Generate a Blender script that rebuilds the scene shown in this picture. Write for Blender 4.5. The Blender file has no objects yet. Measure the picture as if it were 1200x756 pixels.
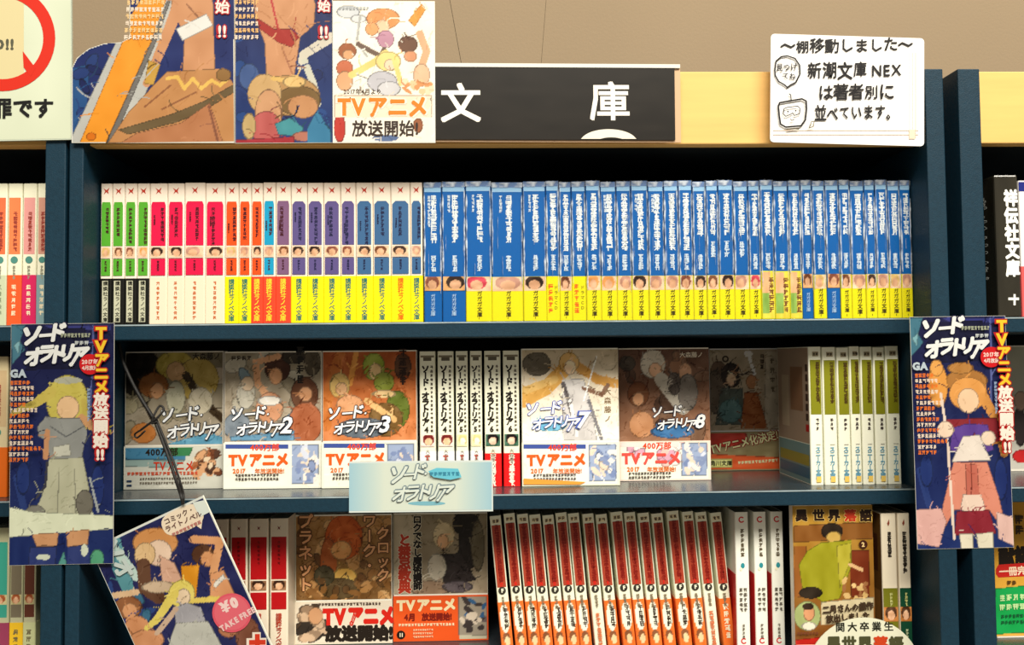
import bpy, math, random
import numpy as np
from mathutils import Matrix, Vector

# ------------------------------------------------------------------ camera
F_PX = 1030.0
YAW, PITCH, ROLL = math.radians(1.654), math.radians(2.307), math.radians(0.551)
CAM = np.array([0.0, -0.90, 0.0])
def cam_axes():
    cy, sy = math.cos(YAW), math.sin(YAW); cp, sp = math.cos(PITCH), math.sin(PITCH)
    M = np.array([[cy, sy, 0], [-sy, cy, 0], [0, 0, 1.0]]) @ np.array([[1.0, 0, 0], [0, cp, -sp], [0, sp, cp]])
    r, f, u = M[:, 0], M[:, 1], M[:, 2]
    c, s = math.cos(ROLL), math.sin(ROLL)
    return c*r - s*u, f, s*r + c*u
AR, AF, AU = cam_axes()
S = bpy.context.scene
COL = S.collection
cd = bpy.data.cameras.new('camera'); cam = bpy.data.objects.new('camera', cd); COL.objects.link(cam)
cd.sensor_width = 36.0; cd.lens = 36.0*F_PX/1200.0; cd.clip_start = 0.02
cam.matrix_world = Matrix(((AR[0], AU[0], -AF[0], CAM[0]), (AR[1], AU[1], -AF[1], CAM[1]), (AR[2], AU[2], -AF[2], CAM[2]), (0, 0, 0, 1)))
S.camera = cam

# ------------------------------------------------------------------ light
W = bpy.data.worlds.new('shop_ambient'); S.world = W; W.use_nodes = True
W.node_tree.nodes['Background'].inputs[0].default_value = (1.0, 0.93, 0.82, 1)
W.node_tree.nodes['Background'].inputs[1].default_value = 0.22
def area(name, loc, target, sx, sy, power, color):
    ld = bpy.data.lights.new(name, 'AREA'); ld.shape = 'RECTANGLE'; ld.size = sx; ld.size_y = sy
    ld.energy = power; ld.color = color
    o = bpy.data.objects.new(name, ld); COL.objects.link(o); o.location = loc
    o.rotation_euler = (Vector(target)-Vector(loc)).to_track_quat('-Z', 'Y').to_euler()
    return o
area('ceiling_light', (0.7, -2.1, 2.25), (0, 0.0, 0.0), 3.4, 0.8, 225, (1.0, 0.94, 0.82))
S.view_settings.view_transform = 'Standard'; S.view_settings.look = 'None'
S.view_settings.exposure = 0.0; S.view_settings.gamma = 1.0; S.view_settings.use_curve_mapping = False

# ------------------------------------------------------------------ helpers
rnd = random.Random(7)
def lin(c):
    c = np.asarray(c, float)/255.0
    return np.where(c <= 0.04045, c/12.92, ((c+0.055)/1.055)**2.4)
def at(px, py, Y=0.0):
    """the point on the upright plane y=Y that the photograph shows at px, py"""
    d = AF + (px-600.0)/F_PX*AR + (378.0-py)/F_PX*AU
    return CAM + d*((Y-CAM[1])/d[1])
def on_level(px, py, z):
    """the point on the level plane z that the photograph shows at px, py"""
    d = AF + (px-600.0)/F_PX*AR + (378.0-py)/F_PX*AU
    return CAM + d*((z-CAM[2])/d[2])

def new_mat(name, base=None, rough=0.5, coat=0.0, bump=0.0, bscale=200.0, vary=0.0, vscale=8.0, spec=0.5, vstretch=(1, 1, 1), metal=0.0):
    m = bpy.data.materials.new(name); m.use_nodes = True
    nt = m.node_tree; b = nt.nodes['Principled BSDF']
    b.inputs['Roughness'].default_value = rough; b.inputs['Coat Weight'].default_value = coat
    b.inputs['Coat Roughness'].default_value = 0.12
    b.inputs['Specular IOR Level'].default_value = spec; b.inputs['Metallic'].default_value = metal
    if base is None:
        a = nt.nodes.new('ShaderNodeAttribute'); a.attribute_name = 'Col'
        nt.links.new(a.outputs['Color'], b.inputs['Base Color'])
    else:
        c = lin(base)
        b.inputs['Base Color'].default_value = (*c, 1)
        if vary:
            tc = nt.nodes.new('ShaderNodeTexCoord'); mp = nt.nodes.new('ShaderNodeMapping'); mp.inputs['Scale'].default_value = vstretch
            n = nt.nodes.new('ShaderNodeTexNoise'); n.inputs['Scale'].default_value = vscale; n.inputs['Detail'].default_value = 6
            r = nt.nodes.new('ShaderNodeValToRGB')
            r.color_ramp.elements[0].position = 0.3; r.color_ramp.elements[1].position = 0.7
            r.color_ramp.elements[0].color = (*np.clip(c*(1-vary), 0, 1), 1); r.color_ramp.elements[1].color = (*np.clip(c*(1+vary), 0, 1), 1)
            nt.links.new(tc.outputs['Object'], mp.inputs[0]); nt.links.new(mp.outputs[0], n.inputs['Vector'])
            nt.links.new(n.outputs['Fac'], r.inputs[0]); nt.links.new(r.outputs[0], b.inputs['Base Color'])
    if bump:
        tc = nt.nodes.new('ShaderNodeTexCoord'); n = nt.nodes.new('ShaderNodeTexNoise'); n.inputs['Scale'].default_value = bscale; n.inputs['Detail'].default_value = 4
        bp = nt.nodes.new('ShaderNodeBump'); bp.inputs['Strength'].default_value = bump; bp.inputs['Distance'].default_value = 0.001
        nt.links.new(tc.outputs['Object'], n.inputs['Vector']); nt.links.new(n.outputs['Fac'], bp.inputs['Height']); nt.links.new(bp.outputs[0], b.inputs['Normal'])
    return m
M_PRINT = new_mat('glossy_print', None, 0.42, 0.0, spec=0.25)
M_SPINE = new_mat('laminated_cover', None, 0.38, 0.0, bump=0.1, bscale=60, spec=0.3)
M_PAPER = new_mat('page_paper', (226, 214, 190), 0.9, vary=0.12, vscale=900, vstretch=(8, 1, 0.05))
M_NAVY = new_mat('navy_laminate', (17, 47, 63), 0.5, bump=0.25, bscale=900, vary=0.12, vscale=300, spec=0.25)
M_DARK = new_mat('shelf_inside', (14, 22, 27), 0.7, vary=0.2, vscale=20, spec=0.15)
M_TOP = new_mat('shelf_top_laminate', (50, 58, 64), 0.25, bump=0.12, bscale=500, vary=0.15, vscale=60)
M_WOOD = new_mat('pale_yellow_laminate', (228, 182, 108), 0.5, vary=0.06, vscale=6, vstretch=(1, 1, 14), spec=0.25)
M_WALL = new_mat('beige_wall', (146, 128, 104), 0.85, bump=0.3, bscale=250, vary=0.05, vscale=2.2, spec=0.2)
M_FLOOR = new_mat('grey_floor', (120, 112, 100), 0.6, vary=0.1, vscale=5)
M_EDGE = new_mat('grey_edge_highlight', (150, 166, 172), 0.35, vary=.35, vscale=25)  # pale grey stands in for the highlight on the board edges
M_WHITEB = new_mat('white_edge_board', (240, 236, 222), 0.45, vary=0.03)
M_CORD = new_mat('black_cord', (16, 13, 10), 0.6, bump=0.5, bscale=800, vary=0.3, vscale=300)
def film_mat():
    m = bpy.data.materials.new('clear_wrap_film'); m.use_nodes = True; nt = m.node_tree; nt.nodes.clear()
    out = nt.nodes.new('ShaderNodeOutputMaterial'); mix = nt.nodes.new('ShaderNodeMixShader')
    tr = nt.nodes.new('ShaderNodeBsdfTransparent'); gl = nt.nodes.new('ShaderNodeBsdfGlossy'); gl.inputs['Roughness'].default_value = 0.15
    fr = nt.nodes.new('ShaderNodeFresnel'); fr.inputs['IOR'].default_value = 1.5
    tc = nt.nodes.new('ShaderNodeTexCoord'); mp = nt.nodes.new('ShaderNodeMapping'); mp.inputs['Scale'].default_value = (1, 1, 0.08)
    n = nt.nodes.new('ShaderNodeTexNoise'); n.inputs['Scale'].default_value = 260; n.inputs['Detail'].default_value = 3; n.inputs['Distortion'].default_value = 0.6
    bp = nt.nodes.new('ShaderNodeBump'); bp.inputs['Strength'].default_value = 1.0; bp.inputs['Distance'].default_value = 0.0015
    nt.links.new(tc.outputs['Object'], mp.inputs[0]); nt.links.new(mp.outputs[0], n.inputs['Vector'])
    nt.links.new(n.outputs['Fac'], bp.inputs['Height']); nt.links.new(bp.outputs[0], gl.inputs['Normal']); mu = nt.nodes.new('ShaderNodeMath'); mu.operation = 'MULTIPLY_ADD'; mu.inputs[1].default_value = 0.32; mu.inputs[2].default_value = 0.01; nt.links.new(fr.outputs[0], mu.inputs[0])
    nt.links.new(mu.outputs[0], mix.inputs[0]); nt.links.new(tr.outputs[0], mix.inputs[1]); nt.links.new(gl.outputs[0], mix.inputs[2])
    nt.links.new(mix.outputs[0], out.inputs[0]); return m
M_FILM = film_mat()
def crease_glint_mat():
    m = bpy.data.materials.new('creased_film_glint'); m.use_nodes = True; nt = m.node_tree; b = nt.nodes['Principled BSDF']
    b.inputs['Base Color'].default_value = (0.78, 0.86, 0.95, 1); b.inputs['Roughness'].default_value = 0.2  # film folds, with the glints on them put into the pale blue
    tr = nt.nodes.new('ShaderNodeBsdfTransparent'); mix = nt.nodes.new('ShaderNodeMixShader')
    tc = nt.nodes.new('ShaderNodeTexCoord'); n = nt.nodes.new('ShaderNodeTexNoise'); n.inputs['Scale'].default_value = 90
    r = nt.nodes.new('ShaderNodeValToRGB'); r.color_ramp.elements[0].position = 0.38; r.color_ramp.elements[1].position = 0.62
    r.color_ramp.elements[0].color = (0.16,)*3+(1,); r.color_ramp.elements[1].color = (0.8,)*3+(1,)
    nt.links.new(tc.outputs['Object'], n.inputs['Vector']); nt.links.new(n.outputs['Fac'], r.inputs[0])
    nt.links.new(r.outputs[0], mix.inputs[0]); nt.links.new(tr.outputs[0], mix.inputs[1]); nt.links.new(b.outputs[0], mix.inputs[2])
    nt.links.new(mix.outputs[0], nt.nodes['Material Output'].inputs[0]); return m
M_CREASE_GLINT = crease_glint_mat()

def link(name, me, parent=None, loc=None):
    o = bpy.data.objects.new(name, me); COL.objects.link(o)
    if parent is not None: o.parent = parent
    if loc is not None: o.location = loc
    return o
def tag(o, label=None, cat=None, group=None, kind=None):
    if label: o['label'] = label
    if cat: o['category'] = cat
    if group: o['group'] = group
    if kind: o['kind'] = kind
    return o
def empty(name, loc, rot=(0, 0, 0)):
    o = bpy.data.objects.new(name, None); COL.objects.link(o); o.location = loc; o.rotation_euler = rot; o.empty_display_size = 0.02
    return o

class Geo:
    """collects polygons with one colour each, builds one mesh"""
    def __init__(s): s.v = []; s.f = []; s.c = []; s.n = 0
    def add(s, verts, faces, col):
        verts = np.asarray(verts, float); s.v.append(verts)
        for f in faces: s.f.append([i+s.n for i in f])
        col = np.asarray(col, float)
        if col.ndim == 1: s.c.append(np.tile(col, (len(verts), 1)))
        else: s.c.append(col)
        s.n += len(verts)
    def box(s, a, b, col=(1, 1, 1)):
        x0, y0, z0 = a; x1, y1, z1 = b
        v = [(x0,y0,z0),(x1,y0,z0),(x1,y1,z0),(x0,y1,z0),(x0,y0,z1),(x1,y0,z1),(x1,y1,z1),(x0,y1,z1)]
        s.add(v, [(0,3,2,1),(4,5,6,7),(0,1,5,4),(1,2,6,5),(2,3,7,6),(3,0,4,7)], col)
    def build(s, name, mat, parent=None, loc=None, bevel=0.0, smooth=False):
        me = bpy.data.meshes.new(name)
        v = np.concatenate(s.v); me.vertices.add(len(v)); me.vertices.foreach_set('co', v.ravel())
        ls = np.array([len(f) for f in s.f]); tot = ls.sum()
        me.loops.add(int(tot)); me.polygons.add(len(ls))
        me.loops.foreach_set('vertex_index', np.concatenate([np.asarray(f) for f in s.f]).astype(np.int32))
        me.polygons.foreach_set('loop_start', np.concatenate([[0], np.cumsum(ls)[:-1]]).astype(np.int32))
        me.polygons.foreach_set('loop_total', ls.astype(np.int32))
        me.polygons.foreach_set('use_smooth', np.full(len(ls), smooth))
        ca = me.color_attributes.new('Col', 'FLOAT_COLOR', 'POINT')
        c = np.concatenate(s.c); ca.data.foreach_set('color', np.hstack([c, np.ones((len(c), 1))]).ravel())
        me.update(calc_edges=True); me.materials.append(mat)
        o = link(name, me, parent, loc)
        if bevel:
            b = o.modifiers.new('bevel', 'BEVEL'); b.width = bevel; b.segments = 2; b.limit_method = 'ANGLE'
        return o
def boxobj(name, a, b, mat, parent=None, bevel=0.0012):
    a = np.array(a, float); b = np.array(b, float); c = (a+b)/2; c[2] = a[2]
    off = np.zeros(3)
    if parent is not None: off = np.array(parent.location)
    g = Geo(); g.box(a-c, b-c); return g.build(name, mat, parent, tuple(c-off), bevel)

# glyph outlines from Blender's own font
_gl = {}
def glyph(ch, bold=0.0):
    k = (ch, bold)
    if k not in _gl and bold and ord(ch) > 255:      # heavier stroke: the thin outline repeated round a small circle
        v, f, a = glyph(ch, 0.0); n = len(v); V = []; Fc = []
        m = 4 if bold < 0.045 else 8
        for q in range(m):
            t = 2*math.pi*(q+.5)/m; V.append(v+np.array([math.cos(t)*bold*1.15, math.sin(t)*bold*1.15, q*1.3e-5])); Fc += [tuple(i+n*q for i in p) for p in f]
        _gl[k] = (np.concatenate(V), Fc, a)
    if k not in _gl:
        cu = bpy.data.curves.new('g', 'FONT'); cu.body = ch; cu.resolution_u = 1 if ord(ch) > 255 else 2; cu.offset = bold; cu.fill_mode = 'FRONT'
        o = bpy.data.objects.new('g', cu); COL.objects.link(o); bpy.context.view_layer.update()
        me = o.to_mesh(); v = np.array([x.co[:2] for x in me.vertices]) if len(me.vertices) else np.zeros((0, 2))
        v = np.column_stack([v, np.zeros(len(v))])
        f = [tuple(p.vertices) for p in me.polygons]
        o.to_mesh_clear(); bpy.data.objects.remove(o); bpy.data.curves.remove(cu)
        wide = ord(ch) > 255
        adv = 1.0 if wide else ((v[:, 0].max()+0.07) if len(v) else 0.3)
        if len(v):
            if wide: v = v - np.array([0.5, 0.38, 0])
            else: v = v - np.array([adv/2, 0.36, 0])
        _gl[k] = (v, f, adv)
    return _gl[k]
def scribble(rs):
    """an unreadable dense character made of a few strokes, unit box"""
    V = []; Fc = []
    def q(x0, y0, x1, y1, t):
        d = np.array([x1-x0, y1-y0]); L = np.hypot(*d); n = np.array([-d[1], d[0]])/L*t/2
        k = len(V); e = k*3e-6; V.extend([(x0+n[0], y0+n[1], e), (x0-n[0], y0-n[1], e), (x1-n[0], y1-n[1], e), (x1+n[0], y1+n[1], e)]); Fc.append((k, k+1, k+2, k+3))
    for i in range(rs.choice([2, 3, 3, 4])):
        y = 0.38-0.76*(i+rs.random()*0.4)/3.4; w = rs.uniform(0.25, 0.45); q(-w, y, w, y+rs.uniform(-.03, .03), .15)
    for i in range(rs.choice([1, 2, 2])):
        x = rs.uniform(-.3, .3); q(x, .42, x+rs.uniform(-.06, .06), -.42, .15)
    if rs.random() < .6: q(0, 0, rs.choice([-.4, .4]), -.42, .12)
    return np.array(V), Fc, 1.0
ROTV = 'ー～―－「」（）'

class Sheet:
    """flat print in the local frame of a thing: x right, z up, drawn just in front of y=0.
       org = world origin, ang = turn in its own plane, Y = depth; points can be given as photograph pixels"""
    def __init__(s, parent, org, Y, ang=0.0, gain=1.0, front=0.0):
        s.p = parent; s.org = np.array(org); s.Y = Y; s.ang = ang; s.gain = gain; s.front = front
        s.k = (Y+0.90)/F_PX*1.0; s.g = Geo(); s.lay = 0
    def col(s, c): return np.clip(lin(c)*s.gain, 0, 0.93)
    def L(s, px, py):
        w = at(px, py, s.Y) - s.org; c, q = math.cos(s.ang), math.sin(s.ang)
        return np.array([w[0]*c + w[2]*q, -w[0]*q + w[2]*c])
    def put(s, uv, faces, col):
        uv = np.asarray(uv); y = np.full(len(uv), -(s.front + 0.00012*(s.lay+1)))
        if uv.shape[1] == 3: y = y-uv[:, 2]
        s.g.add(np.column_stack([uv[:, 0], y, uv[:, 1]]), faces, s.col(col))
    def next(s): s.lay += 1
    def poly(s, pts, col, px=True):
        uv = np.array([s.L(*p) for p in pts]) if px else np.array(pts)
        a = 0.5*np.sum(uv[:, 0]*np.roll(uv[:, 1], -1)-uv[:, 1]*np.roll(uv[:, 0], -1))
        if a < 0: uv = uv[::-1]
        s.put(uv, [tuple(range(len(uv)))], col); s.next()
    def rect(s, x0, y0, x1, y1, col): s.poly([(x0, y0), (x1, y0), (x1, y1), (x0, y1)], col)
    def ell(s, cx, cy, rx, ry, col, n=28):
        s.poly([(cx+rx*math.cos(t*2*math.pi/n), cy+ry*math.sin(t*2*math.pi/n)) for t in range(n)], col)
    def ring(s, cx, cy, ro, ri, col, n=48, ey=1.0):
        uv = []
        for t in range(n):
            a = t*2*math.pi/n
            uv.append(s.L(cx+ro*math.cos(a), cy+ro*ey*math.sin(a))); uv.append(s.L(cx+ri*math.cos(a), cy+ri*ey*math.sin(a)))
        s.put(uv, [(2*i+1, (2*i+3) % (2*n), (2*i+2) % (2*n), 2*i) for i in range(n)], col); s.next()
    def line(s, pts, w, col):
        for q_, (a, b) in enumerate(zip(pts[:-1], pts[1:])):
            A, B = s.L(*a), s.L(*b); d = B-A; l = np.hypot(*d)
            if l < 1e-6: continue
            t = d/l*w*s.k*0.2; n = np.array([-d[1], d[0]])/l*w*s.k/2
            s.put([(*p, (q_ % 8)*1.3e-5) for p in (A-t+n, A-t-n, B+t-n, B+t+n)], [(0, 1, 2, 3)], col)
        s.next()
    def text(s, txt, px, py, size, col, rot=0.0, vert=False, bold=0.0, shear=0.0, sx=1.0, align='c', fake=False, gap=1.0, local=None, jitter=0.0, seed=1):
        """size in photograph pixels; (px,py) centre (align c) or start (align s)"""
        rs = random.Random(seed); P = s.L(px, py) if local is None else np.array(local)
        gl = []
        for ch in txt:
            if fake: v, f, adv = scribble(rs)
            else: v, f, adv = glyph(ch, bold)
            gl.append((ch, v, f, adv))
        step = [(1.0 if vert else a[3]*sx)*gap for a in gl]; tot = sum(step)
        u = -tot/2 if align == 'c' else 0.0
        r = math.radians(rot)-s.ang if local is None else math.radians(rot)
        R2 = np.array([[math.cos(r), -math.sin(r)], [math.sin(r), math.cos(r)]]); sz = size*s.k
        for (ch, v, f, adv), st in zip(gl, step):
            m = u+st/2; u += st
            if not len(v): continue
            w = v[:, :2].copy(); dep = v[:, 2:3]
            if vert and ch in ROTV: w = np.column_stack([w[:, 1], -w[:, 0]])
            if vert and ch in '。、': w = w+np.array([.5, .5])
            if jitter: w = w*(1+rs.uniform(-.12, .12)) + np.array([0, rs.uniform(-1, 1)*jitter])
            w[:, 0] = w[:, 0]*sx + w[:, 1]*shear
            w = w + (np.array([0, -m]) if vert else np.array([m, 0]))
            s.put(np.hstack([(w*sz)@R2.T+P, dep]), f, col)
        s.next()
    def build(s, name='printing', mat=None, parent=None):
        if not s.g.v: return None
        return s.g.build(name, mat or M_PRINT, parent or s.p)

class Canvas:
    """printed picture as a fine vertex-coloured grid over a rectangle of a Sheet (local metres)"""
    def __init__(s, sh, x0, y0, x1, y1, bg, step=1.15, seed=0):
        a, b = sh.L(x0, y1), sh.L(x1, y0)
        s.sh = sh; s.u0, s.v0 = a; s.u1, s.v1 = b; s.init(step, bg, seed)
    @classmethod
    def local(cls, sh, u0, v0, u1, v1, bg, step=1.15, seed=0):
        s = cls.__new__(cls); s.sh = sh; s.u0, s.v0, s.u1, s.v1 = u0, v0, u1, v1; s.init(step, bg, seed); return s
    rim = 0.66
    def init(s, step, bg, seed):
        k = s.sh.k*step; s.nx = max(2, int((s.u1-s.u0)/k)+1); s.ny = max(2, int((s.v1-s.v0)/k)+1)
        s.U, s.V = np.meshgrid(np.linspace(s.u0, s.u1, s.nx), np.linspace(s.v0, s.v1, s.ny))
        s.rs = np.random.RandomState(seed); s.I = np.empty((s.ny, s.nx, 3)); s.mask = np.ones((s.ny, s.nx), bool)
        if isinstance(bg[0], (tuple, list)):
            t = ((s.V-s.v0)/(s.v1-s.v0))[..., None]; s.I[:] = np.array(bg[0])*t+np.array(bg[1])*(1-t)
        else: s.I[:] = bg
    def _pts(s, pts): return np.array([s.sh.L(*p) for p in pts])
    def inside(s, P):
        ins = np.zeros(s.U.shape, bool); n = len(P)
        for i in range(n):
            x1, y1 = P[i]; x2, y2 = P[(i+1) % n]
            if y1 == y2: continue
            ins ^= ((s.V < y1) != (s.V < y2)) & (s.U < (x2-x1)*(s.V-y1)/(y2-y1)+x1)
        return ins
    def poly(s, pts, col):
        P = s._pts(pts); m = s.inside(P); s.I[m] = col
        if s.rim and len(pts) < 30:
            d = np.full(s.U.shape, 1e9)
            for a, b in zip(P, np.roll(P, -1, 0)):
                e = b-a; l2 = max(1e-12, e@e); t = np.clip(((s.U-a[0])*e[0]+(s.V-a[1])*e[1])/l2, 0, 1)
                d = np.minimum(d, np.hypot(s.U-a[0]-t*e[0], s.V-a[1]-t*e[1]))
            s.I[m & (d < .75*s.sh.k)] = np.array(col)*s.rim
        return s
    def cut(s, pts): s.mask = s.inside(s._pts(pts)); return s
    def ell(s, cx, cy, rx, ry, col, rot=0.0):
        c = s.sh.L(cx, cy); r = math.radians(rot)-s.sh.ang; k = s.sh.k
        du, dv = s.U-c[0], s.V-c[1]; a = (du*math.cos(r)+dv*math.sin(r))/(rx*k); b = (-du*math.sin(r)+dv*math.cos(r))/(ry*k)
        q = a*a+b*b; s.I[q < 1] = col
        if s.rim and min(rx, ry) > 4.5: s.I[(q < 1) & (q > (1-.95/min(rx, ry))**2)] = np.array(col)*s.rim
        return s
    def strokes(s, n, amp=30, wmin=.5, wmax=1.6, lmin=4, lmax=16, box=None):
        """fine drawn lines, darker or lighter than the colour they cross"""
        k = s.sh.k
        for i in range(n):
            u, v = s.rs.uniform(s.u0, s.u1), s.rs.uniform(s.v0, s.v1); th = s.rs.uniform(0, math.pi); L = s.rs.uniform(lmin, lmax)*k; bend = s.rs.uniform(-1.2, 1.2)
            iy = int((v-s.v0)/(s.v1-s.v0)*(s.ny-1)); ix = int((u-s.u0)/(s.u1-s.u0)*(s.nx-1)); col = s.I[iy, ix]+s.rs.choice([-1, -1, -1, .5])*s.rs.uniform(.3, 1)*amp; w = s.rs.uniform(wmin, wmax)*k/2
            x0 = max(0, ix-22); x1 = ix+23; y0 = max(0, iy-22); y1 = iy+23; U = s.U[y0:y1, x0:x1]; V = s.V[y0:y1, x0:x1]; I = s.I[y0:y1, x0:x1]; p = np.array([u, v])
            for q in range(4):
                d = np.array([math.cos(th), math.sin(th)])*L/4; t = np.clip(((U-p[0])*d[0]+(V-p[1])*d[1])/(d@d), 0, 1)
                I[np.hypot(U-p[0]-t*d[0], V-p[1]-t*d[1]) < w] = col; p = p+d; th += bend/3
        return s
    def line(s, pts, w, col, w2=None):
        P = s._pts(pts); k = s.sh.k; w2 = w if w2 is None else w2; n = len(P)-1
        for i in range(n):
            a, b = P[i], P[i+1]; d = b-a; l2 = max(1e-12, d@d)
            t = np.clip(((s.U-a[0])*d[0]+(s.V-a[1])*d[1])/l2, 0, 1)
            dist = np.hypot(s.U-a[0]-t*d[0], s.V-a[1]-t*d[1]); ww = (w+(w2-w)*(i+t)/n)*k/2
            s.I[dist < ww] = col
        return s
    def noise(s, amp, cells=8, mono=True):
        g = s.rs.rand(cells+2, cells+2, 1 if mono else 3)*2-1
        x = np.linspace(0, cells, s.nx); y = np.linspace(0, cells, s.ny); xi = x.astype(int); yi = y.astype(int)
        fx = (x-xi)[None, :, None]; fy = (y-yi)[:, None, None]
        A = g[yi][:, xi]; B = g[yi][:, xi+1]; C = g[yi+1][:, xi]; D = g[yi+1][:, xi+1]
        s.I = s.I+amp*((A*(1-fx)+B*fx)*(1-fy)+(C*(1-fx)+D*fx)*fy); return s
    def blobs(s, n, cols, rmin, rmax, box=None):
        """loose patches of colour, positions in photograph pixels box"""
        x0, y0, x1, y1 = box
        for i in range(n):
            s.ell(s.rs.uniform(x0, x1), s.rs.uniform(y0, y1), s.rs.uniform(rmin, rmax), s.rs.uniform(rmin, rmax)*.6, cols[s.rs.randint(len(cols))], s.rs.uniform(0, 180))
        return s
    def done(s):
        y = -(s.sh.front+0.00012*(s.sh.lay+1)); n = s.nx*s.ny
        V = np.column_stack([s.U.ravel(), np.full(n, y), s.V.ravel()])
        i = np.arange(n).reshape(s.ny, s.nx); m = s.mask
        ok = m[:-1, :-1] & m[:-1, 1:] & m[1:, 1:] & m[1:, :-1]
        q = np.stack([i[:-1, :-1], i[:-1, 1:], i[1:, 1:], i[1:, :-1]], -1)[ok]
        c = np.clip(lin(np.clip(s.I, 0, 255))*s.sh.gain, 0, 0.93).reshape(n, 3)
        s.sh.g.add(V, q, c); s.sh.next(); return s

# ------------------------------------------------------------------ bookcases
YB = 0.034                                   # fronts of the shelf boards
DEPTH = 0.27
Z1 = float(at(600, 376.6, YB)[2]); Z2 = float(at(600, 579.0, YB)[2]); Z3 = Z2-(Z1-Z2)
TH = 0.0165
ZTOP = float(at(1095, 80.5, 0)[2]); ZBOT = Z3-0.22
ZH = float(at(600, 169.5, 0.012)[2])          # underside of the header board
def xf(px, py, Y=0.0): return float(at(px, py, Y)[0])
XL0, XL1 = xf(79.5, 340), xf(96.3, 340)      # left side panel of the middle case
XR0, XR1 = xf(1091.5, 355), xf(1113, 355)
XNL0, XNL1 = xf(51.2, 340), xf(75.5, 340)       # side panel of the left neighbour
XNR0, XNR1 = xf(1130.5, 355), xf(1156.5, 355)
def bookcase(name, x0, x1, x2, x3, label, shelves=True, floor_z=ZBOT):
    b = empty(name, ((x0+x3)/2, DEPTH/2, floor_z)); tag(b, label, 'bookcase')
    if x1 is not None: boxobj('side_panel', (x0, 0, floor_z), (x1, DEPTH, ZTOP), M_NAVY, b)
    if x2 is not None: boxobj('side_panel', (x2, 0, floor_z), (x3, DEPTH, ZTOP), M_NAVY, b)
    i0 = x1 if x1 is not None else x0; i1 = x2 if x2 is not None else x3
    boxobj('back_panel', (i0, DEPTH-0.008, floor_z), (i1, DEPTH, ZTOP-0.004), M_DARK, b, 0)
    for z in (Z1, Z2, Z3):
        bd = boxobj('shelf_board', (i0+.0003, YB, z-TH), (i1-.0003, DEPTH-0.0085, z), M_NAVY, b)
        bd.data.materials.append(M_TOP); bd.data.polygons[1].material_index = 1
    for z in (Z1, Z2, Z3): boxobj('edge_highlight', (i0+.0004, YB-.0006, z-.0016), (i1-.0004, YB-.00005, z-.0002), M_EDGE, b, 0)  # highlight along each board's front edge, modelled as a pale strip
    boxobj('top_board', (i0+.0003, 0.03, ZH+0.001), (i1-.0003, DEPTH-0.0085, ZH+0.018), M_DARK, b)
    boxobj('header_panel', (i0+.0003, 0.012, ZH), (i1-.0003, 0.028, ZTOP+0.001), M_WOOD, b)
    return b
FL = ZBOT-0.02
bookcase('bookcase', XL0, XL1, XR0, XR1, 'navy bookcase in the middle, three full shelves between two double posts')
bookcase('bookcase', XNL0-0.62, None, XNL0, XNL1, 'navy bookcase cut by the left edge, under the round red ring sign')
bookcase('bookcase', XNR0, XNR1, None, XNR1+0.62, 'navy bookcase cut by the right edge, holding the black index block')

# room
wy = 0.34
wall = None
seams = [(xf(527, 0, wy), xf(541, 77, wy)), (xf(640, 0, wy), xf(634, 77, wy))]
zt = 0.85; zs0, zs1 = float(at(560, 0, wy)[2]), float(at(560, 77, wy)[2])
wr = empty('wall_back', (0, wy, FL)); tag(wr, 'beige panelled wall above and behind the bookcases', None, None, 'structure')
edges = [((-1.8,), (-1.8,))] 
def seam_x(sm, z): return sm[0]+(sm[1]-sm[0])*(zs0-z)/(zs0-zs1)
def wall_piece(fl, fr):
    g = Geo(); z0, z1 = 0.15, zt; 
    zz = [(z0, 0), (z1, 1)]
    P = [(fl(z0), z0), (fr(z0), z0), (fr(z1), z1), (fl(z1), z1)]
    v = [(x, 0, z-FL) for x, z in P]+[(x, 0.012, z-FL) for x, z in P]
    g.add(v, [(0, 1, 2, 3), (7, 6, 5, 4), (0, 4, 5, 1), (1, 5, 6, 2), (2, 6, 7, 3), (3, 7, 4, 0)], (1, 1, 1))
    return g.build('wall_panel', M_WALL, wr)
wall_piece(lambda z: -1.6, lambda z: seam_x(seams[0], z)-.0002)
wall_piece(lambda z: seam_x(seams[0], z)+.0004, lambda z: seam_x(seams[1], z)-.0002)
wall_piece(lambda z: seam_x(seams[1], z)+.0002, lambda z: 1.6)
g = Geo(); g.box((-1.6, 0.0125, 0), (1.6, 0.06, zt-FL)); g.build('wall_backing', M_WALL, wr)
fl = boxobj('floor', (-1.6, -2.0, ZBOT-0.03), (1.6, 0.4, ZBOT), M_FLOOR, None, 0); tag(fl, 'grey shop floor below the bookcases', None, None, 'structure')

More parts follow.
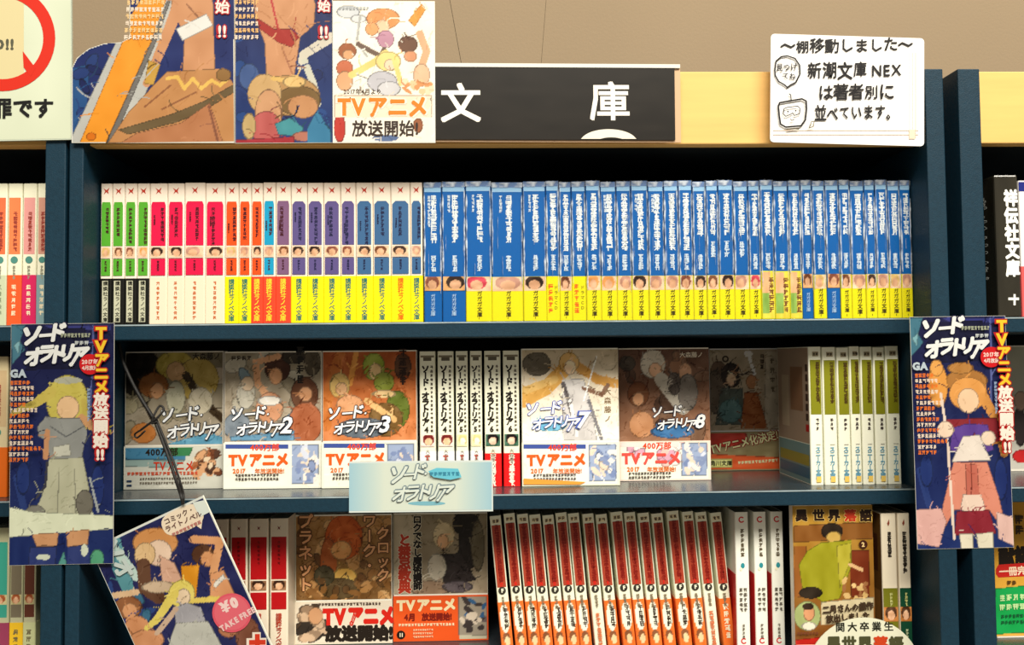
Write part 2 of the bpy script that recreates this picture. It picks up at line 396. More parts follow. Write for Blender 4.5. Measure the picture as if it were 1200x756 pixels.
# ------------------------------------------------------------------ books
def u_shell(g, w, d, h, r, t, off, z0, z1, col, edge=None):
    """spine and both boards as one bent sheet from z0 to z1"""
    a = w/2+off
    def path(e):
        A = a-e; pts = [(-A, d), (-A, r-off)]
        for k in range(1, 4):
            th = math.pi/2*k/4; pts.append((-A+(r-e)*(1-math.cos(th))*1.0, (r-off)-(r-e)*math.sin(th)))
        pts.append((-A+r, -off+e)); pts.append((A-r, -off+e))
        for k in range(3, 0, -1):
            th = math.pi/2*k/4; pts.append((A-(r-e)*(1-math.cos(th)), (r-off)-(r-e)*math.sin(th)))
        pts += [(A, r-off), (A, d)]
        return pts
    o, i = path(0), path(t); n = len(o); V = []; Fc = []
    for z in (z0, z1): V += [(x, y, z) for x, y in o]+[(x, y, z) for x, y in i]
    for k in range(n-1):
        Fc += [(k, k+1, 2*n+k+1, 2*n+k), (n+k+1, n+k, 3*n+k, 3*n+k+1), (2*n+k, 2*n+k+1, 3*n+k+1, 3*n+k), (k+1, k, n+k, n+k+1)]
    Fc += [(0, 2*n, 3*n, n), (n-1, 2*n-1, 4*n-1, 3*n-1)]
    g.add(V, Fc, col)
def thumb(sh, u0, v0, u1, v1, pal, seed):
    """small printed picture patch"""
    c = Canvas.local(sh, u0, v0, u1, v1, pal[0], 1.0, seed); rs = c.rs
    w, h = u1-u0, v1-v0
    cx, cy = (u0+u1)/2+rs.uniform(-.1, .1)*w, (v0+v1)/2
    for col, sx_, sy_, dy in ((pal[1], .42, .5, .1), (pal[2], .26, .34, -.08)):
        c.I[((c.U-cx)/(w*sx_))**2+((c.V-cy-dy*h)/(h*sy_))**2 < 1] = col
    c.noise(26, 4); c.done()
SKIN = (228, 178, 140)
def spine_book(x0, x1, ytop, ybase_z, Y, h, base, label, group, draw, band=None, band_h=0, gain=1.0, lean=0.0, wrap=False, band_draw=None, depth=0.105, band_top_z=None, name='paperback_book', shade=True, yr=None):
    """x0,x1 photograph x of the spine at mid height; stands on z=ybase_z with its spine at depth Y"""
    yr = 290 if yr is None else yr
    a, b = at(x0, yr, Y), at(x1, yr, Y); w = float(b[0]-a[0])-0.0003; cx = float(a[0]+b[0])/2
    if lean:
        w *= math.cos(lean)
        dz = float(a[2])-ybase_z; cx = cx+dz*math.sin(lean)
    root = empty(name, (cx, Y, ybase_z+(w/2*math.sin(abs(lean))+0.0004 if lean else 0.0002)), (0, -lean, 0))
    tag(root, label, 'book', group)
    root['_w'] = w
    r = min(0.0016, w*0.12)
    g = Geo(); u_shell(g, w, depth, h, r, 0.0005, 0, 0, h, np.clip(lin(base)*gain, 0, .92)); g.build('cover', M_SPINE, root)
    g = Geo(); g.box((-w/2+.0007, .0008, .0008), (w/2-.0007, depth-.001, h-.0008), lin((232, 222, 200))); g.build('page_block', M_PAPER, root)
    sh = Sheet(root, np.array([cx, Y, ybase_z]), Y, lean, gain)
    draw(sh, w, h); sh.build('printing', M_PRINT)
    if band is not None:
        g = Geo(); u_shell(g, w, depth, h, r, 0.0003, 0.0004, 0.0002, band_h, np.clip(lin(band)*gain, 0, .92))
        bo = g.build('paper_band', M_SPINE, root)
        if band_draw:
            sb = Sheet(bo, np.array([cx, Y, ybase_z]), Y, lean, gain, front=0.0004); band_draw(sb, w, band_h)
            sb.build('printing', M_PRINT)
    if wrap:
        g = Geo(); u_shell(g, w-.0002, depth, h, r, 0.00008, 0.0008, 0.0002, h+0.0006, (1, 1, 1))
        fo = g.build('plastic_wrap', M_FILM, root)
        g = Geo(); rs = random.Random(int(cx*1e5))
        def strip(u, z0, z1, wd, n=14):
            V = []; 
            for k in range(n+1):
                t = k/n; z = z0+(z1-z0)*t; ww = wd*(0.25+0.75*rs.random())*(0.4 if k in (0, n) else 1); uu = u+rs.uniform(-.0003, .0003)
                V += [(uu-ww/2, -.0011, z), (uu, -.0017-rs.random()*.0004, z), (uu+ww/2, -.0011, z)]
            Fc = []
            for k in range(n): Fc += [(3*k, 3*k+1, 3*k+4, 3*k+3), (3*k+1, 3*k+2, 3*k+5, 3*k+4)]
            g.add(V, Fc, (1, 1, 1))
        for side in (-1, 1):  # pale film ridges, standing in for light streaks down the spine
            strip(side*(w/2-.0009), h*rs.uniform(.2, .34), h*rs.uniform(.86, .99), .0021)
        for _ in range(rs.choice([1, 2, 2])):
            zz = h*rs.uniform(.28, .7); strip(rs.uniform(-.4, .4)*w, zz, zz+h*rs.uniform(.06, .25), .0007, 8)
        # gathered top seam
        V = []; n = 10
        for k in range(n+1):
            x = -w/2+w*k/n; V += [(x, -.0012, h*0.962), (x, -.0015-rs.random()*.0006, h-.0006), (x, .004+rs.random()*.004, h+.0006+rs.random()*.0012)]
        Fc = []
        for k in range(n): Fc += [(3*k, 3*k+3, 3*k+4, 3*k+1), (3*k+1, 3*k+4, 3*k+5, 3*k+2)]
        g.add(V, Fc, (1, 1, 1)); g.build('wrap_fold_glint', M_CREASE_GLINT, fo)
    return root

ORD = ['first', 'second', 'third', 'fourth', 'fifth', 'sixth', 'seventh', 'eighth', 'ninth', 'tenth', 'eleventh', 'twelfth', 'thirteenth', 'fourteenth', 'fifteenth', 'sixteenth', 'seventeenth']
KPX = (0.937+0.003)/F_PX      # metres of one photograph pixel on the top row
# ---- top shelf, white spines with a coloured block
YT = 0.0365
def mf_draw(block, seed, ink=(60, 20, 30), round_top=False, logo=(200, 60, 40), thumbs=None):
    def d(sh, w, h):
        rs = random.Random(seed); m = w*0.5-0.0016 if w > .012 else w*0.5-.0011
        sh.text('', 0, 0, 1, logo)
        # bird-like mark at the head
        sh.poly([(-.0034, h*.968), (0.0002, h*.953), (.0032, h*.972), (.0016, h*.945), (.0026, h*.925), (-.0002, h*.940), (-.0028, h*.922), (-.0012, h*.946)], logo, px=False)
        z0, z1 = h*.555, h*.868; c = [(-m, z0), (m, z0), (m, z1-.0035)]
        if round_top: c += [(m*.6, z1), (-m*.6, z1), (-m, z1-.0035)]
        else: c += [(m*.85, z1), (-m*.85, z1), (-m, z1-.0035)]
        sh.poly(c, block, px=False)
        n = rs.randint(7, 9); sh.text('x'*n, 0, 0, min(5.0, w/KPX*.34), ink, vert=True, fake=True, local=((rs.uniform(-.1, .25))*w, z1-.006), align='s', seed=seed)
        if w > .013: sh.text('x'*5, 0, 0, 2.4, ink, vert=True, fake=True, local=(-.22*w, z1-.006-rs.random()*.02), align='s', seed=seed+1)
        sh.poly([(-m, h*.345), (m, h*.345), (m, h*.462), (-m, h*.462)], block, px=False)
        sh.text('xxxx', 0, 0, min(3.2, w/KPX*.26), ink, vert=True, fake=True, local=(0, h*.45), align='s', seed=seed+5)
        t = thumbs or ((235, 205, 175), (110, 75, 50), SKIN)
        sh.poly([(-m-.0002, h*.468), (m+.0002, h*.468), (m+.0002, h*.550), (-m-.0002, h*.550)], (250, 225, 205), px=False)
        thumb(sh, -m+.0002, h*.474, m-.0002, h*.544, t, seed)
    return d
def band_text(txt, color, size=None, bold=0.02, back=None, fake=False):
    def d(sh, w, h):
        s = min(size or 7.0, w/KPX*.62)
        if back: 
            sh.poly([(-w*.3, h*.05), (w*.22, h*.05), (w*.22, h*.95), (-w*.3, h*.95)], back, px=False)
        gp = (h*.9/sh.k/len(txt))/s if len(txt) > 3 else 1.0
        sh.text(txt, 0, 0, s, color, vert=True, bold=bold, local=(0, h/2), gap=min(gp, 1.25), fake=fake, seed=int(w*1e6) % 999)
    return d
HB1 = 0.1495
G1 = 'white-spined paperbacks with coloured title blocks on the top shelf'
xs = [117.5, 131, 145.8, 160.3, 175.2, 196, 216, 240.5, 263.5, 279.6, 294.4, 308, 323, 340.8, 360, 379, 399, 417, 437, 458, 480.8, 495.3]
GRN, PNK, ORG, CYN, MAU, PUR, BLU = (88, 172, 48), (226, 22, 74), (240, 84, 28), (26, 160, 205), (128, 92, 128), (96, 84, 140), (62, 104, 150)
cols = [GRN]*4+[PNK]*4+[ORG]*3+[CYN, MAU]+[PUR]*4+[BLU]*4
names = ['green']*4+['crimson']*4+['orange']*3+['sky blue', 'mauve']+['purple']*4+['slate blue']*4
hair = [(60, 40, 30), (120, 70, 40), (225, 190, 120), (140, 80, 60), (200, 150, 130), (230, 160, 90)]
cnt = {}
YEL = (255, 236, 18)
for i in range(21):
    nm = names[i]; cnt[nm] = cnt.get(nm, 0)+1
    if i < 4: bd, bt, bn = (22, 22, 18), band_text('講談社ラノベ文庫', (30, 30, 24), 5.4, back=(205, 205, 178)), 'black paper band'
    elif i < 8: bd, bt, bn = (250, 232, 205), band_text('xxxxxxxx', (205, 110, 60), 4.6, fake=True), 'cream paper band'
    elif i in (8, 9): bd, bt, bn = YEL, band_text('講談社ラノベ文庫', (30, 120, 110)), 'yellow paper band'
    elif i in (10, 11, 12): bd, bt, bn = (244, 74, 44), band_text('講談社ラノベ文庫', (255, 225, 60)), 'red paper band'
    elif i == 19: bd, bt, bn = YEL, band_text('講談社ラノベ文庫', (245, 110, 20)), 'yellow band lettered in orange'
    else: bd, bt, bn = YEL, band_text('講談社ラノベ文庫', (30, 115, 115)), 'yellow paper band'
    tot = names.count(nm)
    where = f'{ORD[cnt[nm]-1]} {nm} one from the left on the top shelf' if tot > 1 else f'the only {nm} one on the top shelf'
    lab = f'white paperback spine with {nm} block and {bn}, {where}'
    if len(lab.split()) > 16: lab = f'{nm} block paperback, {bn}, {ORD[cnt[nm]-1]} {nm} one on top shelf'
    spine_book(xs[i], xs[i+1], 0, Z1, YT, HB1*(1.0+.004*(i in (6, 11, 12))), (255, 240, 222), lab, G1,
               mf_draw(cols[i], i+3, ink=(70, 20, 30) if i < 13 else (30, 32, 70), round_top=i > 12, thumbs=((236, 200, 165), rnd.choice(hair), SKIN)),
               band=bd, band_h=HB1*(.332 if i > 3 else .325), band_draw=bt, yr=290, gain=.86)

# ---- top shelf, shrink-wrapped blue spines
bx = [496.5, 518, 545.7, 576, 613, 640, 655.5, 670, 686.8, 704, 722.6, 740, 760, 778.5, 795.5, 812, 828, 842.3, 860, 877.5, 891.4, 907, 924.5, 939, 952.6, 967.7, 984, 997, 1014, 1026.5, 1041, 1055.4, 1068.4]
tl = [10, 9, 9, 9, 9, 14, 14, 14, 14, 14, 14, 12, 13, 13, 14, 9, 8, 8, 8, 10, 11, 10, 9, 9, 9, 9, 9, 8, 10, 9, 9, 9]
G2 = 'blue shrink-wrapped paperbacks on the top shelf'
BLUE = (4, 100, 180)
def blue_draw(i):
    def d(sh, w, h):
        rs = random.Random(100+i); m = w/2-.0008
        sh.poly([(-m, h*.930), (m, h*.930), (m, h*.962), (-m, h*.962)], (160, 205, 240), px=False)
        s = min(7.6, w/KPX*.50); n = tl[i]; z = h*.905; L = (.40 if n > 11 else .30)*h if i > 4 else .34*h
        sh.text('x'*n, 0, 0, s, (236, 244, 255), vert=True, fake=True, local=(.06*w, z), align='s', gap=L/sh.k/s/n, seed=i, sx=1.15)
        if w > .016: sh.text('xxxxx' if i != 0 else 'x'*9, 0, 0, s*.55, (220, 235, 255), vert=True, fake=True, local=(-.2*w, z), align='s', seed=i+40, gap=1.0)
        sh.text('xxxx', 0, 0, s*.8, (215, 232, 255), vert=True, fake=True, local=(.04*w, h*(.47 if i not in (16, 17, 18) else .56)), align='s', gap=.11*h/sh.k/(s*.8)/4, seed=i+80, sx=1.15)
        if i in (0, 1, 23, 25):
            thumb(sh, -m, h*.222, m, h*.322, ((235, 180, 120), rnd.choice(hair), SKIN), i+60)
            sh.text('ガガガ文庫', 0, 0, s*.75, (190, 220, 250), vert=True, local=(0, h*.12), bold=.01, gap=.9)
    return d
def blue_band(i):
    def d(sh, w, h):
        m = w/2-.0006; art = i in (20, 21, 22); hand = i in (5, 7)
        if art:
            c = Canvas.local(sh, -m, .001, m, h-.001, (250, 225, 80), 1.2, i)
            c.I[(c.V > h*.45) & (c.U < w*.15)] = (250, 190, 140); c.I[(c.V < h*.55) & (c.V > h*.12) & (c.U < w*.05)] = (150, 190, 90); c.noise(18, 5).done()
            sh.text('xxxxxx', 0, 0, 7, (130, 80, 40), vert=True, fake=True, local=(w*.24, h*.5), seed=i)
        elif hand:
            sh.text('xxxxx', 0, 0, 6.5, (245, 110, 30), vert=True, fake=True, local=(-.2*w, h*.5), gap=1.1, seed=i)
            sh.text('ドラマCD', 0, 0, 5, (120, 110, 20), vert=True, local=(.22*w, h*.52), gap=1.2)
        else:
            t = thumb(sh, -m, h*.68, m, h*.995, ((252, 210, 175), rnd.choice(hair+[(215, 70, 90)]), SKIN), i+60)
            sh.text('ガガガ文庫', 0, 0, min(6.2, w/KPX*.42), (70, 60, 20), vert=True, local=(.03*w, h*.39), bold=.02, gap=1.0)
            sh.poly([(-.0002, h*.05), (.0002+.0001, h*.05), (.0003, h*.1), (-.0002, h*.1)], (90, 80, 20), px=False)
    return d
ci = 0
kinds = {'plain': 'yellow band with a tiny face', 'wide': 'very thick spine', 'blue': 'band blue not yellow', 'hand': 'red scribble on yellow band', 'art': 'picture over yellow band'}
for i in range(32):
    art = i in (20, 21, 22); hand = i in (5, 7); bl = i in (0, 1, 23, 25); wide = i in (2, 3, 4)
    k = 'art' if art else 'hand' if hand else 'blue' if bl else 'wide' if wide else 'plain'
    n_left, n_right = i, 31-i
    pos = f'{ORD[n_left]} blue spine from the white ones' if n_left <= 15 else f'{ORD[n_right]} blue spine from the right post'
    lab = f'blue wrapped paperback with {kinds[k]}, {pos}'
    if len(lab.split()) > 16: lab = f'blue paperback, {kinds[k]}, {pos}'
    h = .1495+.0012*((i*7) % 3)/2
    spine_book(bx[i], bx[i+1]-.2, 0, Z1, YT+(0.0004*((i*5) % 4)), h, BLUE, lab, G2, blue_draw(i),
               band=None if bl else YEL, band_h=h*(.345 if art else .318), band_draw=None if bl else blue_band(i), wrap=True)

# ------------------------------------------------------------------ middle shelf
def logo_title(sh, lines, col, outline, num=None, shear=.22, bo=.075, b=.03):
    """angular two-line title; lines = [(char, px, py, size, rot)]"""
    for pas, (cc, bb) in enumerate(((outline, bo), (col, b))):
        if cc is None: continue
        for ch, px, py, sz, ro in lines: sh.text(ch, px, py, sz, cc, rot=ro, bold=bb, shear=shear)
def sword_lines(x, y, w, num=None, r=6):
    """title of the series set in a block w pixels wide whose left edge is x and middle y"""
    s = w/97.0; L = []
    for ch, dx, dy, sz in (('ソ', 10, -14, 25), ('ー', 33, -14, 21), ('ド', 50, -17, 25), ('・', 64, -14, 14), ('オ', 20, 13, 22), ('ラ', 37, 9, 22), ('ト', 52, 8, 22), ('リ', 64, 7, 22), ('ア', 80, 12, 26)):
        L.append((ch, x+dx*s, y+dy*s, sz*s, r))
    if num: L.append((num, x+99*s, y+4*s, 38*s, 0))
    return L
def face_book(x0, y0, x1, y1, zbase, label, group, paint, base=(235, 228, 214), thick=0.014, gain=1.0, Y=None, ytop=None, tag_cat='book', tilt=0.0, side=(225, 216, 196)):
    """book standing with its front cover to the camera; y1 = photograph y where it meets the shelf"""
    xm = (x0+x1)/2
    if Y is None: Y = float(on_level(xm, y1, zbase)[1])
    a, b = at(x0, (y0+y1)/2, Y), at(x1, (y0+y1)/2, Y); w = float(b[0]-a[0]); cx = float(a[0]+b[0])/2
    h = float(at(xm, y0, Y)[2])-zbase
    root = empty('face_out_book', (cx, Y, zbase+.0002), (0, 0, 0)); tag(root, label, tag_cat, group)
    g = Geo(); c = np.clip(lin(base)*gain, 0, .92)
    # cover: front board, rounded spine on the left, back board
    g.box((-w/2+.001, 0, 0), (w/2, .0006, h), c); g.box((-w/2+.001, thick-.0006, 0), (w/2, thick, h), c); g.box((-w/2, .0008, 0), (-w/2+.0007, thick-.0008, h), c)
    g.add([(-w/2, .0008, 0), (-w/2+.001, 0, 0), (-w/2+.001, 0, h), (-w/2, .0008, h)], [(0, 1, 2, 3)], c)
    g.add([(-w/2, thick-.0008, 0), (-w/2+.001, thick, 0), (-w/2+.001, thick, h), (-w/2, thick-.0008, h)], [(3, 2, 1, 0)], c)
    g.build('cover', M_SPINE, root)
    g = Geo(); g.box((-w/2+.0009, .0007, .0008), (w/2-.0008, thick-.0007, h-.0008), lin(side)); g.build('page_block', M_PAPER, root)
    sh = Sheet(root, np.array([cx, Y, zbase]), Y, 0, gain)
    bandinfo = paint(sh, x0, y0, x1, y1)
    sh.build('printing')
    if bandinfo:
        yb, bcol, bpaint = bandinfo; zb = float(at(xm, yb, Y)[2])-zbase
        g = Geo(); c = np.clip(lin(bcol)*gain, 0, .92); g.box((-w/2-.0003, -.0006, .0003), (w/2+.0003, -.0003, zb), c); g.box((-w/2-.0003, -.0003, .0003), (-w/2-.00005, thick, zb), c)
        bo = g.build('paper_band', M_SPINE, root)
        sb = Sheet(bo, np.array([cx, Y, zbase]), Y, 0, gain, front=.0006); bpaint(sb, x0, yb, x1, y1); sb.build('printing')
    return root
def anime_band(kind):
    def p(sh, x0, y0, x1, y1):
        w = x1-x0
        c = Canvas(sh, x0+1, y0+1, x1-1, y1-1, (252, 236, 218), 1.3, kind)
        if kind == 8: c.blobs(14, [(245, 190, 180), (250, 225, 220), (210, 160, 180)], 6, 16, (x0, y0, x1, y0+25))
        if kind != 1:
            px0 = x0+w*.69
            c.poly([(px0, y0+2), (x1-3, y0+2), (x1-3, y1-6), (px0, y1-6)], (150, 165, 195))
            c.blobs(22, [(205, 210, 225), (130, 144, 180), (235, 225, 215), (225, 205, 185), (120, 136, 176)], 3, 8, (px0+4, y0+6, x1-6, y1-10))
            c.cut([(x0+1, y0), (x1-1, y0), (x1-1, y1-1), (x0+1, y1-1)])
        else:
            c.I[:] = (215, 214, 200); c.poly([(x0, y0), (x0+w*.62, y0), (x0+w*.62, y0+16), (x0, y0+16)], (70, 130, 165)); c.poly([(x0, y0+16), (x0+w*.62, y0+16), (x0+w*.5, y0+26), (x0, y0+24)], (150, 175, 170))
            c.poly([(x0+w*.45, y0), (x0+w*.7, y0), (x0+w*.66, y0+12), (x0+w*.45, y0+12)], (60, 130, 80))
            c.blobs(26, [(225, 170, 125), (120, 70, 45), (240, 215, 180), (180, 110, 70), (90, 60, 45)], 4, 9, (x0+w*.68, y0+6, x1-6, y1-14))
        c.strokes(50, 26, lmin=3, lmax=9).noise(5, 10).done()
        if kind == 1:
            sh.text('400万部', x0+44, y0+7, 10, (40, 30, 20), bold=.03); sh.text('TVアニメ', x0+58, y0+23, 13, (205, 60, 30), bold=.03, sx=.8)
            sh.text('x'*18, x0+45, y0+32, 4.5, (215, 90, 60), fake=True)
            for k, yy in enumerate((38, 43)): sh.text('x'*22, x0+52, y0+yy, 3, (120, 110, 95), fake=True, seed=k)
            sh.rect(x0+3, y0+40, x0+9, y0+42, (40, 60, 90)); sh.rect(x0+3, y0+45, x0+9, y0+47, (40, 60, 90)); return
        sh.rect(x0+2, y0+2, x0+w*.66, y0+7, (60, 80, 150) if kind != 8 else (235, 215, 210))
        sh.text('400万部', x0+w*.42, y0+5.5, 9, (220, 70, 30) if kind != 7 else (215, 60, 20), bold=.03)
        sh.text('TVアニメ', x0+w*.36, y0+20, 16.5, (232, 92, 28) if kind != 8 else (225, 80, 70), bold=.06, sx=.93)
        sh.text('2017', x0+w*.16, y0+33, 7, (215, 110, 40), bold=.04); sh.text('年放送開始!', x0+w*.47, y0+33, 6.5, (215, 110, 40), bold=.02)
        for k, yy in enumerate((38, 42.5)): sh.text('x'*14, x0+w*.34, y0+yy, 3.6, (60, 45, 35), fake=True, seed=k+kind)
        if kind == 7: sh.poly([(x0+2, y1-9), (x0+w*.66, y1-5), (x0+w*.6, y1-2), (x0+2, y1-2)], (240, 150, 60))
    return p
G3 = 'face-out volumes of one fantasy series on the middle shelf'
def paint_a(sh, x0, y0, x1, y1):
    c = Canvas(sh, x0+1, y0+1, x1-1, 522, ((120, 110, 84), (172, 160, 142)), 1.15, 1)
    c.blobs(14, [(140, 130, 105), (185, 170, 150), (120, 112, 90)], 8, 22, (x0, y0, x1, 520))
    c.ell(165, 430, 22, 20, (26, 20, 14)).ell(158, 448, 15, 16, (30, 24, 16)).ell(205, 428, 22, 17, (190, 170, 78)).ell(232, 445, 24, 26, (186, 160, 82)).ell(206, 436, 11, 12, (214, 170, 120))
    c.ell(180, 452, 17, 15, (150, 95, 50)).ell(184, 458, 8, 10, (205, 150, 105)).ell(168, 508, 15, 12, (190, 120, 60)).ell(206, 466, 11, 20, (190, 186, 160)).line([(218, 440), (236, 470), (262, 492)], 9, (60, 45, 25))
    c.line([(150, 438), (178, 490)], 5, (40, 30, 18)).ell(235, 470, 14, 16, (200, 190, 165)).poly([(198, 520), (240, 508), (262, 512), (262, 522), (196, 522)], (100, 160, 190)).ell(150, 476, 12, 10, (160, 150, 120))
    c.strokes(190, 40, wmax=1.4, lmax=12).noise(14, 14).done(); sh.text('大森藤ノ', 242, 418, 9, (40, 32, 22), bold=.02, sx=.9)
    logo_title(sh, sword_lines(189, 497, 72, r=8), (235, 238, 240), (30, 34, 50))
    return (523, (214, 214, 200), anime_band(1))
def paint_b(sh, x0, y0, x1, y1):
    c = Canvas(sh, x0+1, y0+1, x1-1, 518, ((150, 140, 118), (165, 150, 132)), 1.15, 2)
    c.blobs(12, [(185, 178, 160), (130, 120, 100), (120, 140, 150)], 8, 20, (x0, y0, x1, 500))
    c.ell(325, 432, 15, 16, (70, 38, 24)).ell(323, 441, 8, 10, (222, 165, 120)).ell(357, 462, 16, 20, (96, 60, 40)).ell(358, 462, 8, 9, (205, 150, 110)).line([(300, 425), (302, 450), (318, 470)], 8, (214, 160, 118)).line([(303, 424), (326, 418)], 7, (214, 160, 118))
    c.ell(316, 478, 16, 18, (205, 150, 115)).ell(316, 470, 14, 6, (230, 225, 215)).ell(288, 462, 11, 18, (185, 180, 165)).ell(290, 450, 8, 9, (215, 190, 160)).ell(358, 496, 20, 24, (165, 95, 62)).ell(278, 500, 16, 16, (120, 130, 140)).ell(344, 418, 14, 9, (54, 46, 36)).ell(366, 425, 10, 16, (80, 70, 55)).poly([(270, 512), (345, 505), (345, 517), (270, 517)], (100, 145, 175))
    c.strokes(190, 40, wmax=1.4, lmax=12).noise(16, 14).done(); sh.text('xxxx', 352, 428, 11, (25, 22, 18), fake=True, vert=True, seed=4); sh.text('xxxx', 283, 420, 6, (60, 50, 40), fake=True, seed=5)
    logo_title(sh, sword_lines(271, 495, 66, '2', r=4), (238, 240, 240), (34, 40, 58))
    return (519, (252, 236, 218), anime_band(2))
def paint_c(sh, x0, y0, x1, y1):
    c = Canvas(sh, x0+1, y0+1, x1-1, 517, ((170, 84, 34), (205, 128, 78)), 1.15, 3)
    c.line([(400, 410), (385, 460), (382, 500)], 12, (190, 110, 50)).line([(418, 411), (410, 450)], 6, (220, 150, 70)).ell(438, 430, 13, 16, (150, 165, 62)).ell(440, 436, 8, 10, (230, 195, 140)).ell(450, 448, 12, 12, (140, 150, 60))
    c.ell(398, 452, 12, 15, (215, 180, 110)).ell(400, 456, 7, 8, (228, 180, 135)).ell(410, 475, 16, 12, (220, 160, 115)).ell(466, 480, 14, 22, (96, 110, 40)).ell(452, 492, 20, 20, (120, 90, 48)).line([(430, 470), (462, 492)], 7, (226, 180, 120)).ell(472, 430, 10, 16, (90, 56, 34)).ell(425, 502, 30, 12, (100, 110, 120)).ell(450, 462, 14, 5, (230, 195, 140))
    c.strokes(190, 40, wmax=1.4, lmax=12).noise(16, 14).done(); sh.text('xxxx', 472, 430, 11, (45, 25, 15), fake=True, vert=True, seed=14)
    logo_title(sh, sword_lines(385, 494, 66, '3', r=4), (240, 240, 236), (44, 42, 54))
    return (518, (252, 234, 214), anime_band(3))
def paint_7(sh, x0, y0, x1, y1):
    c = Canvas(sh, x0+1, y0+1, x1-1, 517, ((184, 168, 140), (246, 238, 225)), 1.15, 7)
    c.ell(629, 427, 17, 14, (92, 84, 70)).line([(612, 470), (640, 455), (665, 430)], 17, (198, 150, 76)).line([(615, 458), (650, 445)], 9, (206, 168, 100)).line([(670, 425), (700, 445), (722, 450)], 11, (190, 140, 70)).ell(667, 425, 12, 12, (200, 160, 96)).ell(668, 431, 7, 9, (240, 205, 170))
    c.poly([(658, 445), (684, 444), (692, 470), (700, 517), (660, 517)], (196, 192, 190)).line([(660, 450), (672, 490)], 5, (90, 84, 86)).line([(684, 455), (705, 463), (712, 452)], 5, (120, 90, 72)).line([(699, 418), (684, 470)], 1.6, (240, 235, 225)).line([(690, 470), (705, 515)], 4, (120, 118, 122)).line([(668, 470), (676, 510)], 4, (230, 228, 226)).ell(645, 498, 20, 8, (110, 175, 205)).strokes(190, 40, wmax=1.4, lmax=12).noise(12, 14).done()
    sh.text('大森藤ノ', 712, 475, 8.5, (120, 100, 75), vert=True, bold=.02, gap=1.25)
    logo_title(sh, sword_lines(617, 489, 66, '7', r=4), (245, 247, 250), (72, 92, 170))
    return (519, (253, 232, 200), anime_band(7))
def paint_8(sh, x0, y0, x1, y1):
    c = Canvas(sh, x0+1, y0+1, x1-1, 518, ((96, 66, 50), (150, 108, 82)), 1.15, 8)
    c.blobs(12, [(120, 90, 70), (140, 100, 74), (84, 60, 46)], 8, 20, (x0, y0, x1, 510))
    c.ell(765, 427, 15, 17, (205, 196, 180)).ell(768, 434, 8, 9, (226, 180, 145)).ell(748, 462, 13, 15, (110, 64, 36)).ell(748, 468, 7, 8, (210, 155, 115)).line([(775, 445), (800, 478)], 16, (190, 182, 168)).ell(803, 436, 8, 11, (196, 150, 118)).ell(806, 460, 12, 22, (120, 112, 104)).ell(790, 450, 8, 14, (90, 80, 74)).ell(752, 498, 15, 16, (190, 135, 95)).ell(735, 426, 10, 9, (70, 60, 50)).ell(788, 506, 26, 8, (60, 110, 160)).strokes(190, 40, wmax=1.4, lmax=12).noise(14, 14).done()
    sh.text('大森藤ノ', 810, 416, 7, (235, 225, 205), bold=.01)
    logo_title(sh, sword_lines(764, 491, 56, '8', r=5), (240, 242, 242), (40, 44, 66))
    return (517, (244, 214, 200), anime_band(8))
def paint_9(sh, x0, y0, x1, y1):
    c = Canvas(sh, x0+1, y0+1, x1-1, 505, ((148, 136, 116), (150, 134, 112)), 1.15, 9)
    c.poly([(897, 412), (916, 412), (916, 503), (895, 503)], (160, 150, 132)).ell(842, 436, 10, 13, (92, 72, 56)).ell(838, 460, 12, 26, (84, 72, 60)).ell(857, 440, 12, 15, (36, 26, 22)).ell(857, 445, 6, 8, (206, 170, 140)).poly([(845, 455), (870, 455), (874, 498), (838, 498)], (70, 78, 72)).ell(856, 482, 14, 14, (78, 110, 112)).ell(881, 448, 7, 9, (150, 105, 70)).poly([(872, 460), (888, 460), (900, 503), (868, 503)], (136, 78, 40)).line([(877, 415), (884, 438)], 4, (225, 215, 200)).ell(877, 415, 5, 4, (225, 215, 200)).strokes(190, 40, wmax=1.4, lmax=12).noise(12, 14).done()
    sh.text('xxx', 893, 424, 6, (50, 40, 32), fake=True, vert=True, seed=3); sh.text('xxxx', 905, 440, 7, (90, 80, 66), fake=True, vert=True, seed=6, gap=1.6); sh.ring(850, 421, 4, 2, (60, 50, 40))
    def bp(s, a0, b0, a1, b1):
        c = Canvas(s, a0+1, b0+1, a1-1, b1-1, (130, 118, 84), 1.3, 9); c.ell(850, 512, 26, 12, (165, 50, 38)).poly([(832, 532), (917, 536), (917, 551), (832, 551)], (190, 80, 40)).poly([(832, 538), (858, 538), (858, 548), (832, 548)], (210, 205, 120)).noise(14, 10).done()
        s.text('TVアニメ化決定!', 872, 518, 12.5, (120, 20, 18), rot=12, bold=.09, sx=.86); s.text('TVアニメ化決定!', 872, 518, 12.5, (244, 214, 150), rot=12, bold=.03, sx=.86)
        s.text('角川文庫', 845, 543, 6.5, (40, 40, 20), bold=.02); s.text('x'*12, 888, 541, 4, (235, 200, 150), fake=True, rot=3)
    return (506, (130, 118, 84), bp)
face_book(146, 412, 262, 573.5, Z2, 'face-out volume one with blond art, leftmost on the middle shelf, cord across it', G3, paint_a, gain=.85)
face_book(262.5, 412, 377, 573, Z2, 'face-out volume numbered 2 with pink band, grey-brown cover', G3, paint_b, gain=1.12)
face_book(377.6, 411, 488.5, 572, Z2, 'face-out volume numbered 3 with rust-orange cover art', G3, paint_c, gain=1.12)
face_book(611.5, 408.5, 725, 569.8, Z2, 'face-out volume numbered 7, pale cover right of the thin spines', G3, paint_7, gain=1.2)
face_book(832, 408.5, 918, 551.5, Z2, 'face-out grey-brown cover with slanted red lettering, set back beside volume 8', None, paint_9, gain=1.7)
